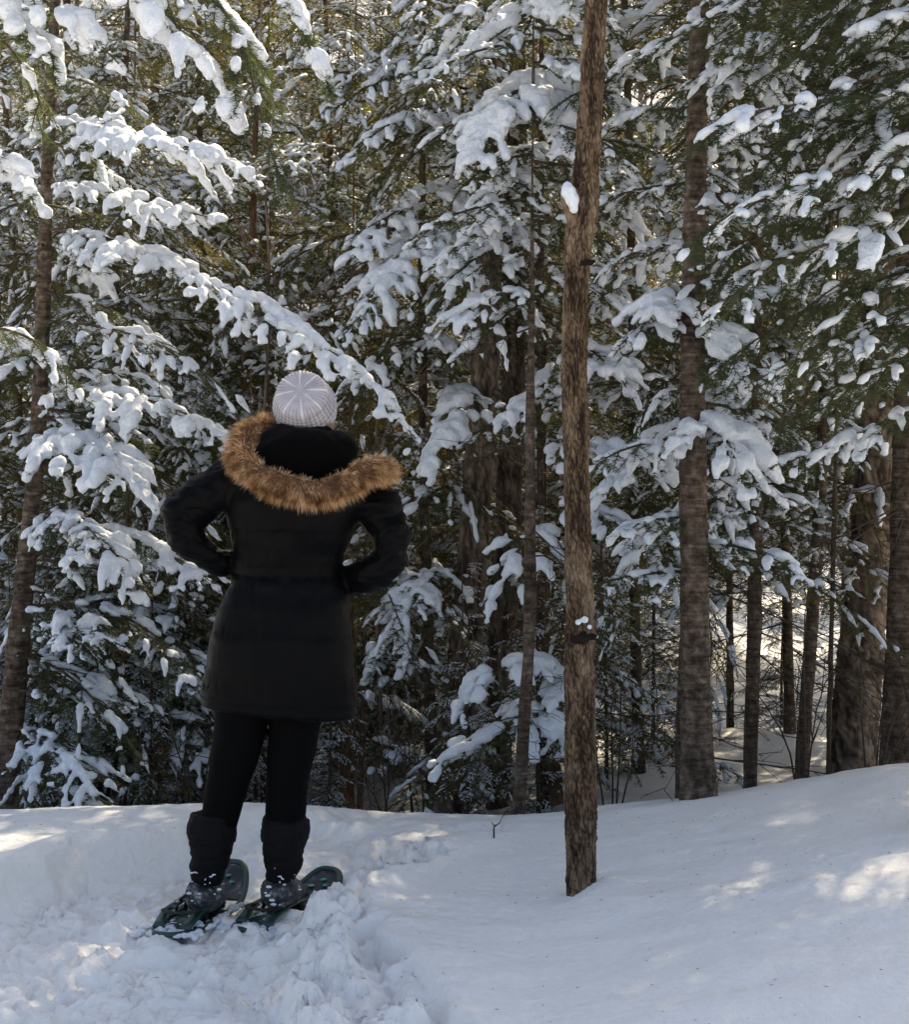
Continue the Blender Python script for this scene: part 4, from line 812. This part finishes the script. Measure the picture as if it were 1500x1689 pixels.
# hood lying on the back and the plush hollow
hd = join([ball(500, 752, 4.93, [80, 42, 46]), ball(470, 728, 4.96, [42, 36, 30]), ball(548, 738, 4.96, [44, 36, 28]), ball(505, 712, 5.0, [50, 38, 16])])
V, T = remesh(*hd, .007, 5); V = V+normals(V, T)*(.005*fbm(V*22, 3, 61))[:, None]; part('hood', V, T, m_plush)
# fur trim: an underlying roll and many strands
RING = [(447, 702, 5.03, 17), (425, 706, 4.99, 22), (400, 727, 4.94, 26), (398, 758, 4.885, 29), (428, 785, 4.845, 30), (475, 805, 4.82, 30), (520, 812, 4.815, 30), (563, 802, 4.83, 30), (600, 780, 4.87, 30), (625, 772, 4.92, 29), (640, 784, 4.97, 22)]
a = np.array([[*P(u, v, Y), r*Y/F] for u, v, Y, r in RING]); a[:, 3] *= .90; ring = resample(a, 60)
m_fur = bpy.data.materials.new('fur'); m_fur.use_nodes = True; t = m_fur.node_tree; b = t.nodes['Principled BSDF']; b.inputs['Roughness'].default_value = .45; b.inputs['Specular IOR Level'].default_value = .4
at = t.nodes.new('ShaderNodeAttribute'); at.attribute_name = 'tint'
fc = ramp(t, at.outputs['Fac'], [(0, (.05, .024, .014)), (.22, (.24, .12, .05)), (.45, (.58, .32, .13)), (.7, (.80, .56, .32)), (1, (.90, .80, .66))]); t.links.new(fc, b.inputs['Base Color'])
tr = node(t, 'ShaderNodeBsdfTranslucent'); t.links.new(fc, tr.inputs[0]); mx = node(t, 'ShaderNodeMixShader'); mx.inputs[0].default_value = .35
t.links.new(b.outputs[0], mx.inputs[1]); t.links.new(tr.outputs[0], mx.inputs[2]); t.links.new(mx.outputs[0], t.nodes['Material Output'].inputs[0])
V, T = tube(ring[:, :3], ring[:, 3]*.72, 20)
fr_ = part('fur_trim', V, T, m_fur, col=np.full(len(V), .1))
rng = np.random.default_rng(5); nS = 23000
ti = rng.random(nS)*59*.999; i0 = ti.astype(int); fr = (ti-i0)[:, None]; c = ring[i0]*(1-fr)+ring[i0+1]*fr; tg = nrm(ring[i0+1, :3]-ring[i0, :3])
s1 = nrm(np.cross(tg, [0, 1, 0])); s2 = np.cross(s1, tg); th = rng.random(nS)*2*pi
rd = nrm(s1*np.cos(th)[:, None]+s2*np.sin(th)[:, None]); root = c[:, :3]+rd*c[:, 3:4]*.6
ctr_h = P(505, 745, 4.93); outw = nrm(c[:, :3]-ctr_h)
cl_ = np.stack([noise(np.stack([ti*.9, th*1.6, th*0], 1)*1.2, 71), noise(np.stack([ti*.9, th*1.6, th*0], 1)*1.2, 72), noise(np.stack([ti*.9, th*1.6, th*0], 1)*1.2, 73)], 1)
di = nrm(rd*.8+outw*.55+tg*rng.normal(0, .25, (nS, 1))+cl_*.55+np.array([0, 0, -.25])+rng.normal(0, .11, (nS, 3)))
ln = rng.uniform(.016, .043, nS)*(1+.3*cl_[:, 0]); ln = ln[:, None]
wv = nrm(np.cross(di, rng.normal(0, 1, (nS, 3))))*.00045
bend = np.array([0, 0, -.30])+outw*.2
p1 = root+di*ln*.5; p2_ = root+di*ln*.85+bend*ln*.35; 
V = np.stack([root-wv, root+wv, p1-wv, p1+wv, p2_], 1).reshape(-1, 3)
bs_ = np.arange(nS)[:, None, None]*5; T = (np.array([[0, 1, 3], [0, 3, 2], [2, 3, 4]])[None]+bs_).reshape(-1, 3)
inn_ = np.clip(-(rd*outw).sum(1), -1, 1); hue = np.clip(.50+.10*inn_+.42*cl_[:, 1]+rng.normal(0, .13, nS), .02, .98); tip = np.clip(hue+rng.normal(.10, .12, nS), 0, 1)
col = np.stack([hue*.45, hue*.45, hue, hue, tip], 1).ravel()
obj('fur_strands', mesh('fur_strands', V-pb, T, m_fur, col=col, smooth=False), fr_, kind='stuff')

# knit hat: a turned shape with ribs, crown seams and folded brim, head tipped back
m_hat, t, b = mat('knit_wool', .95, .1); v = coords(t); b.inputs['Sheen Weight'].default_value = .3
at = t.nodes.new('ShaderNodeAttribute'); at.attribute_name = 'tint'
t.links.new(ramp(t, at.outputs['Fac'], [(0, (.14, .13, .16)), (.5, (.40, .385, .44)), (1, (.64, .625, .67))]), b.inputs['Base Color']); bump(t, b, ntex(t, v, 700, 2), .001, .8)
na, nr = 280, 96; prof = []
for k in range(nr):
    s = k/(nr-1)
    if s < .34: q = s/.34; r = .080*sin(q*pi/2)**.92; h = .104-.028*(1-cos(q*pi/2))
    elif s < .72: q = (s-.34)/.38; r = .080+.0175*sin(q*pi/2); h = .076-.090*q
    else: q = (s-.72)/.28; r = .0975-.005*q; h = -.014-.05*q
    if s > .62: r += .003
    prof.append((r, h, s))
prof = np.array(prof); th = np.arange(na)*2*pi/na
r = prof[:, 0:1]*np.ones((1, na)); s = prof[:, 2:3]*np.ones((1, na)); h = prof[:, 1:2]*np.ones((1, na))
seam = np.exp(-((np.mod(th*8/(2*pi)+.5, 1)-.5)/.085)**2)[None]*sstep(s, .02, .06)*sstep(s, .46, .33)
rib = np.cos(th*40)[None]*sstep(s, .10, .25)*.0014*(1-.0*s); rows_ = np.cos(s*2*pi*34)*.0005+(-.0022*1.5*np.exp(-((s-.62)/.013)**2)-.0040*np.exp(-((s-.70)/.013)**2)-.0038*np.exp(-((s-.54)/.012)**2)-.0036*np.exp(-((s-.47)/.011)**2)-.0030*np.exp(-((s-.40)/.011)**2))
disp = rib+rows_+seam*.0030
tint = np.clip(.42+rib*90+seam*.40+rows_*75+.12*noise(np.stack([r*np.cos(th), r*np.sin(th), h], -1).reshape(-1, 3)*60, 3).reshape(r.shape), 0, 1)
dz = np.where(s < .35, 1., np.clip(1-(s-.35)*4, 0, 1)); rr = r+disp*(1-dz*.7); hh = h+disp*dz
V = np.stack([rr*np.cos(th), rr*np.sin(th), hh], -1).reshape(-1, 3)
i = np.arange(nr-1)[:, None]*na; j = np.arange(na)[None]; j2 = (j+1) % na; T = q2t(np.stack([i+j, i+na+j, i+na+j2, i+j2], -1).reshape(-1, 4))
Mh = np.array(Matrix.Rotation(R(-6), 3, 'Y') @ Matrix.Rotation(R(64), 3, 'X'))
V = V*[1.0, 1.0, .92]; V = V@Mh.T
V = V+P(502, 665, 5.0)+np.array([.0, .0, -.004])
part('knit_hat', V, T, m_hat, col=tint.ravel())
# a wisp of fair hair under the hat
m_hair, t, b = mat('fair_hair', .5, .4); b.inputs['Base Color'].default_value = (.36, .24, .13, 1)
ws = []; rng = np.random.default_rng(8)
for k in range(90):
    q = rng.random(); p0 = P(528+q*22, 696+rng.random()*6, 4.99-.02*q); ws.append(tube(np.array([p0, p0+np.array([rng.normal(.002, .003), -.004, -.018]), p0+np.array([rng.normal(0, .006), 0, -.034])]), [.0008, .0007, .0003], 3, False))
part('hair', *join(ws), m_hair)

# leggings
V, T = remesh(*join([limb([(398, 1120, 4.995, 56), (399, 1170, 5.0, 46), (386, 1250, 5.0, 40), (376, 1290, 5.0, 35), (364, 1345, 5.0, 31), (352, 1400, 5.01, 27), (342, 1450, 5.02, 22)]),
                     limb([(498, 1120, 4.995, 56), (490, 1175, 5.0, 44), (479, 1250, 5.0, 39), (474, 1290, 5.0, 35), (471, 1345, 5.0, 34), (468, 1400, 5.01, 28), (464, 1450, 5.02, 22)])]), .006, 4, dec=.35)
V = V+normals(V, T)*(.0016*fbm(V*[16, 16, 26], 3, 44))[:, None]; part('leggings', V, T, m_leg)
# boots
m_grey, t, b = mat('boot_shell', .6, .3); v = coords(t); t.links.new(ramp(t, ntex(t, v, 45, 4, .7), [(.42, (.025, .026, .029)), (.56, (.08, .084, .09)), (.68, (.34, .36, .38))]), b.inputs['Base Color']); bump(t, b, ntex(t, v, 90, 3), .004, .8)
m_rubber, t, b = mat('rubber_sole', .7, .3); b.inputs['Base Color'].default_value = (.02, .02, .02, 1)
def boot(sh, cuff, foot):
    V, T = remesh(*join([limb(sh, 28, 30)]), .0055, 3); Wv = HOR+(CAMZ-V[:, 2])*F/5
    N = normals(V, T); d = .0045*fbm(V*[14, 14, 34], 3, 45)-.004*np.exp(-((Wv-1412)/4)**2)-.003*np.exp(-((Wv-1436)/4)**2); bo = part('boot', V+N*d[:, None], T, m_boot)
    V, T = remesh(*join([limb(cuff, 28, 14)]), .0055, 3); V = V+normals(V, T)*(.006*fbm(V*24, 3, 46))[:, None]; part('cuff', V, T, m_boot, bo)
    V, T = remesh(*join([limb(foot, 24, 20), blobs([P(foot[0][0], foot[0][1]+4, foot[0][2])], [[.043, .045, .036]], ICO2)]), .005, 3); V = V+normals(V, T)*(.003*fbm(V*60, 3, 47))[:, None]; part('foot_shell', V, T, m_grey, bo)
    f = np.array([P(u, v+12, Y) for u, v, Y, r in foot]); q = resample(f, 14); V, T = tube(q, np.stack([np.linspace(.040, .036, 14), np.full(14, .012)], 1), 16, flat=(0, 0, 1)); part('sole', V, T, m_rubber, bo)
    # snow caught on the laces and heel
    rr = np.random.default_rng(int(foot[0][0])); cs = []; rs = []
    for _ in range(14):
        u0, v0 = sh[-2][0], 1440; cs.append(P(rr.normal(foot[0][0]-4, 18), rr.uniform(1420, 1492), foot[0][2]-.042-rr.random()*.01)); rs.append(np.array([1.6, .5, .8])*rr.uniform(.003, .008))
    for _ in range(12): cs.append(P(rr.normal(sh[1][0]-6, 4), rr.uniform(1360, 1460), 4.945)); rs.append(np.array([.8, .5, 1.2])*rr.uniform(.002, .006))
    obj('stuck_snow', mesh('stuck_snow', *(lambda v, t_: (v-pb, t_))(*remesh(*blobs(cs, rs), .0028, 1)), M_SNOW), bo, kind='stuff')
boot([(352, 1342, 5.0, 36), (350, 1375, 5.0, 37), (347, 1410, 5.0, 34), (343, 1432, 5.005, 31), (340, 1452, 5.01, 27)], [(354, 1346, 5.0, 37), (351, 1366, 5.0, 41), (350, 1388, 5.0, 38)], [(335, 1474, 4.99, 31), (343, 1476, 5.08, 29), (351, 1484, 5.18, 21)])
boot([(471, 1346, 5.0, 37), (469, 1380, 5.0, 37), (467, 1410, 5.0, 34), (465, 1430, 5.005, 30), (463, 1448, 5.01, 26)], [(471, 1350, 5.0, 38), (470, 1370, 5.0, 41), (469, 1390, 5.0, 37)], [(458, 1468, 4.99, 30), (470, 1470, 5.08, 28), (486, 1474, 5.18, 21)])

# ------------------------------------------------------------------ snowshoes
m_green, t, b = mat('green_tube', .35, .5); b.inputs['Base Color'].default_value = (.016, .045, .038, 1)
m_deck, t, b = mat('deck', .55, .35); v = coords(t); t.links.new(ramp(t, ntex(t, v, 22, 3), [(.44, (.028, .028, .034)), (.6, (.07, .07, .08)), (.72, (.30, .31, .33))]), b.inputs['Base Color'])
m_steel, t, b = mat('steel', .4, .5); b.inputs['Metallic'].default_value = 1; b.inputs['Base Color'].default_value = (.3, .3, .3, 1)
m_print, t, b = mat('print', .5, .3); b.inputs['Base Color'].default_value = (.08, .30, .23, 1)
m_yellow, t, b = mat('yellow_print', .5, .3); b.inputs['Base Color'].default_value = (.45, .38, .12, 1)
def snowshoe(label, tail, tip, z0, lift):
    a = np.array([(tail[0]-750)*tail[1]/F, tail[1]]); c = np.array([(tip[0]-750)*tip[1]/F, tip[1]]); d = c-a; L = np.hypot(*d); yaw = math.atan2(d[1], d[0])
    t = thing('snowshoe', label, 'snowshoe', (a[0], a[1], z0), yaw)
    hw = .086
    def zz(x): return .030+.10*np.clip((x-L*.66)/(L*.34), 0, 1)**1.7*lift+.012*np.clip((.10-x)/.1, 0, 1)
    s = np.linspace(0, 2*pi, 90, endpoint=False); x = L/2-L/2*np.sign(np.cos(s))*np.abs(np.cos(s))**.8; y = hw*np.sign(np.sin(s))*np.abs(np.sin(s))**.62*np.interp(x/L, [0, .15, .5, .8, 1], [.80, .88, .88, 1.05, 1.0])
    loop = np.stack([x, y, zz(x)], 1); loop = np.concatenate([loop, loop[:1]])
    obj('frame', mesh('frame', *tube(loop, .0095, 10, False), m_green), t)
    # deck: two sheets with an open crescent behind the tip
    def deck(x0, x1, k=1., th_=.004, nx_=16, ny_=12):
        xs = np.linspace(x0, x1, nx_); yy = np.linspace(-1, 1, ny_); G = []
        for up in (1, -1):
            for xx in xs:
                w = hw*np.interp(xx/L, [0, .03, .15, .5, .8, .93, 1], [.3, .55, .86, .86, 1.02, .78, .2])*k
                for y_ in yy: G.append([xx, y_*w, zz(xx)+up*th_/2-.003*(1-y_*y_)])
        G = np.array(G); i = np.arange(nx_-1)[:, None]*ny_; j = np.arange(ny_-1)[None]; q = np.stack([i+j, i+j+1, i+ny_+j+1, i+ny_+j], -1).reshape(-1, 4)
        n_ = nx_*ny_; T = np.concatenate([q2t(q[:, ::-1]), q2t(q)+n_]); e = [(k_*ny_, (k_+1)*ny_) for k_ in range(nx_-1)]+[((k_+1)*ny_-1, (k_+2)*ny_-1) for k_ in range(nx_-1)]+[(k_, k_+1) for k_ in range(ny_-1)]+[((nx_-1)*ny_+k_, (nx_-1)*ny_+k_+1) for k_ in range(ny_-1)]
        S_ = np.array([[p_, q_, q_+n_, p_+n_] for p_, q_ in e]); return G, np.concatenate([T, q2t(S_)])
    obj('rear_deck', mesh('rear_deck', *deck(.01*L, .62*L), m_deck), t)
    obj('tip_deck', mesh('tip_deck', *deck(.76*L, .985*L), m_deck), t)
    for x_, y_, w_, h_ in [(.86*L, .03, .030, .012), (.88*L, -.02, .03, .01), (.92*L, .0, .04, .01)]:
        obj('print_mark', mesh('print_mark', *blobs([[x_, y_, zz(x_)+.003]], [[w_*.4, h_, .0035]], ICO2), m_print), t)
    for x_, y_ in [(.10*L, .045), (.12*L, -.04), (.20*L, .05)]:
        obj('print_mark', mesh('print_mark', *blobs([[x_, y_, zz(x_)+.0025]], [[.022, .012, .003]], ICO2), m_yellow if y_ > .047 else m_print), t)
    # binding: base plate, side wings, straps over the foot, heel strap, buckles, crampon
    bx = .44*L
    V, T = tube(np.array([[bx-.15, 0, .040], [bx+.13, 0, .042]]), [[.045, .006], [.048, .006]], 12, flat=(0, 0, 1)); obj('binding_plate', mesh('binding_plate', V, T, m_green), t)
    for sx in (-1, 1):
        p = np.array([[bx-.17, sx*.045, .045], [bx-.10, sx*.052, .070], [bx+.02, sx*.050, .075], [bx+.12, sx*.045, .055]]); obj('binding_wing', mesh('binding_wing', *tube(resample(p, 12), np.stack([np.full(12, .004), np.linspace(.020, .014, 12)], 1), 8, flat=(0, 1, 0)), m_green), t)
    for k_, x_ in enumerate((bx-.03, bx+.035, bx+.095)):
        th2 = np.linspace(-.15, pi+.15, 14); p = np.stack([np.full(14, x_), .053*np.cos(th2), .045+(.066-.012*k_)*np.sin(th2)], 1); st_ = obj('strap', mesh('strap', *tube(p, np.stack([np.full(14, .0035), np.full(14, .011)], 1), 8, flat=(1, 0, 0)), m_rubber), t)
        obj('buckle', mesh('buckle', *tube(np.array([[x_-.014, .045, .085], [x_+.014, .045, .085]]), [.010, .010], 6), m_steel), st_)
    p = np.array([[bx-.06, .05, .075], [bx-.13, .045, .085], [bx-.165, 0, .09], [bx-.13, -.045, .085], [bx-.06, -.05, .075]]); obj('heel_strap', mesh('heel_strap', *tube(resample(p, 16), np.stack([np.full(16, .011), np.full(16, .0035)], 1), 8, flat=(0, 0, 1)), m_rubber), t)
    cr = [tube(np.array([[bx+x_, y_, .03], [bx+x_, y_, -.02]]), [.010, .002], 5) for x_ in (-.14, .06, .11) for y_ in (-.035, 0, .035)]; obj('crampon', mesh('crampon', *join(cr), m_steel), t)
    # snow lying on the tail
    rr = np.random.default_rng(int(abs(tail[0]))); m_ = 150; cs = np.stack([np.abs(rr.normal(0, .10, m_))+.0, rr.normal(0, .055, m_), np.full(m_, .038)], 1); cs[90:, 0] = rr.uniform(0, L*.72, 60); cs[90:, 1] = rr.choice([-1, 1], 60)*rr.normal(.09, .008, 60); rs = np.stack([rr.uniform(.006, .022, m_), rr.uniform(.006, .018, m_), rr.uniform(.004, .013, m_)], 1)
    obj('caught_snow', mesh('caught_snow', *remesh(*blobs(cs, rs), .004, 2), M_SNOW), t, kind='stuff')
snowshoe('green and black snowshoe under the left boot, its round tip rising behind that boot', (268, 4.80), (386, 5.30), -.040, 1.0)
snowshoe('green and black snowshoe under the right boot, its tip pointing right over the churned snow', (398, 4.88), (545, 5.34), -.050, .75)
# bark flecks and needles dropped on the snow
rng = np.random.default_rng(31); n_ = 420; x = rng.uniform(-1.9, 2.1, n_); y = rng.uniform(3.5, 6.0, n_); z = ground_z(x, y); a = rng.uniform(0, pi, n_); l = rng.uniform(.002, .009, n_); w_ = rng.uniform(.0006, .0018, n_)
dx = np.stack([np.cos(a)*l, np.sin(a)*l, a*0], 1); dy = np.stack([-np.sin(a)*w_, np.cos(a)*w_, a*0], 1); c_ = np.stack([x, y, z+.0015], 1); up_ = np.array([0, 0, .0012])
V = np.stack([c_-dx, c_+dy, c_+dx, c_-dy, c_+up_], 1).reshape(-1, 3); T = (np.array([[0, 1, 4], [1, 2, 4], [2, 3, 4], [3, 0, 4]])[None]+np.arange(n_)[:, None, None]*5).reshape(-1, 3)
obj('forest_litter', mesh('forest_litter', V, T, M_TWIG, smooth=False), kind='stuff')
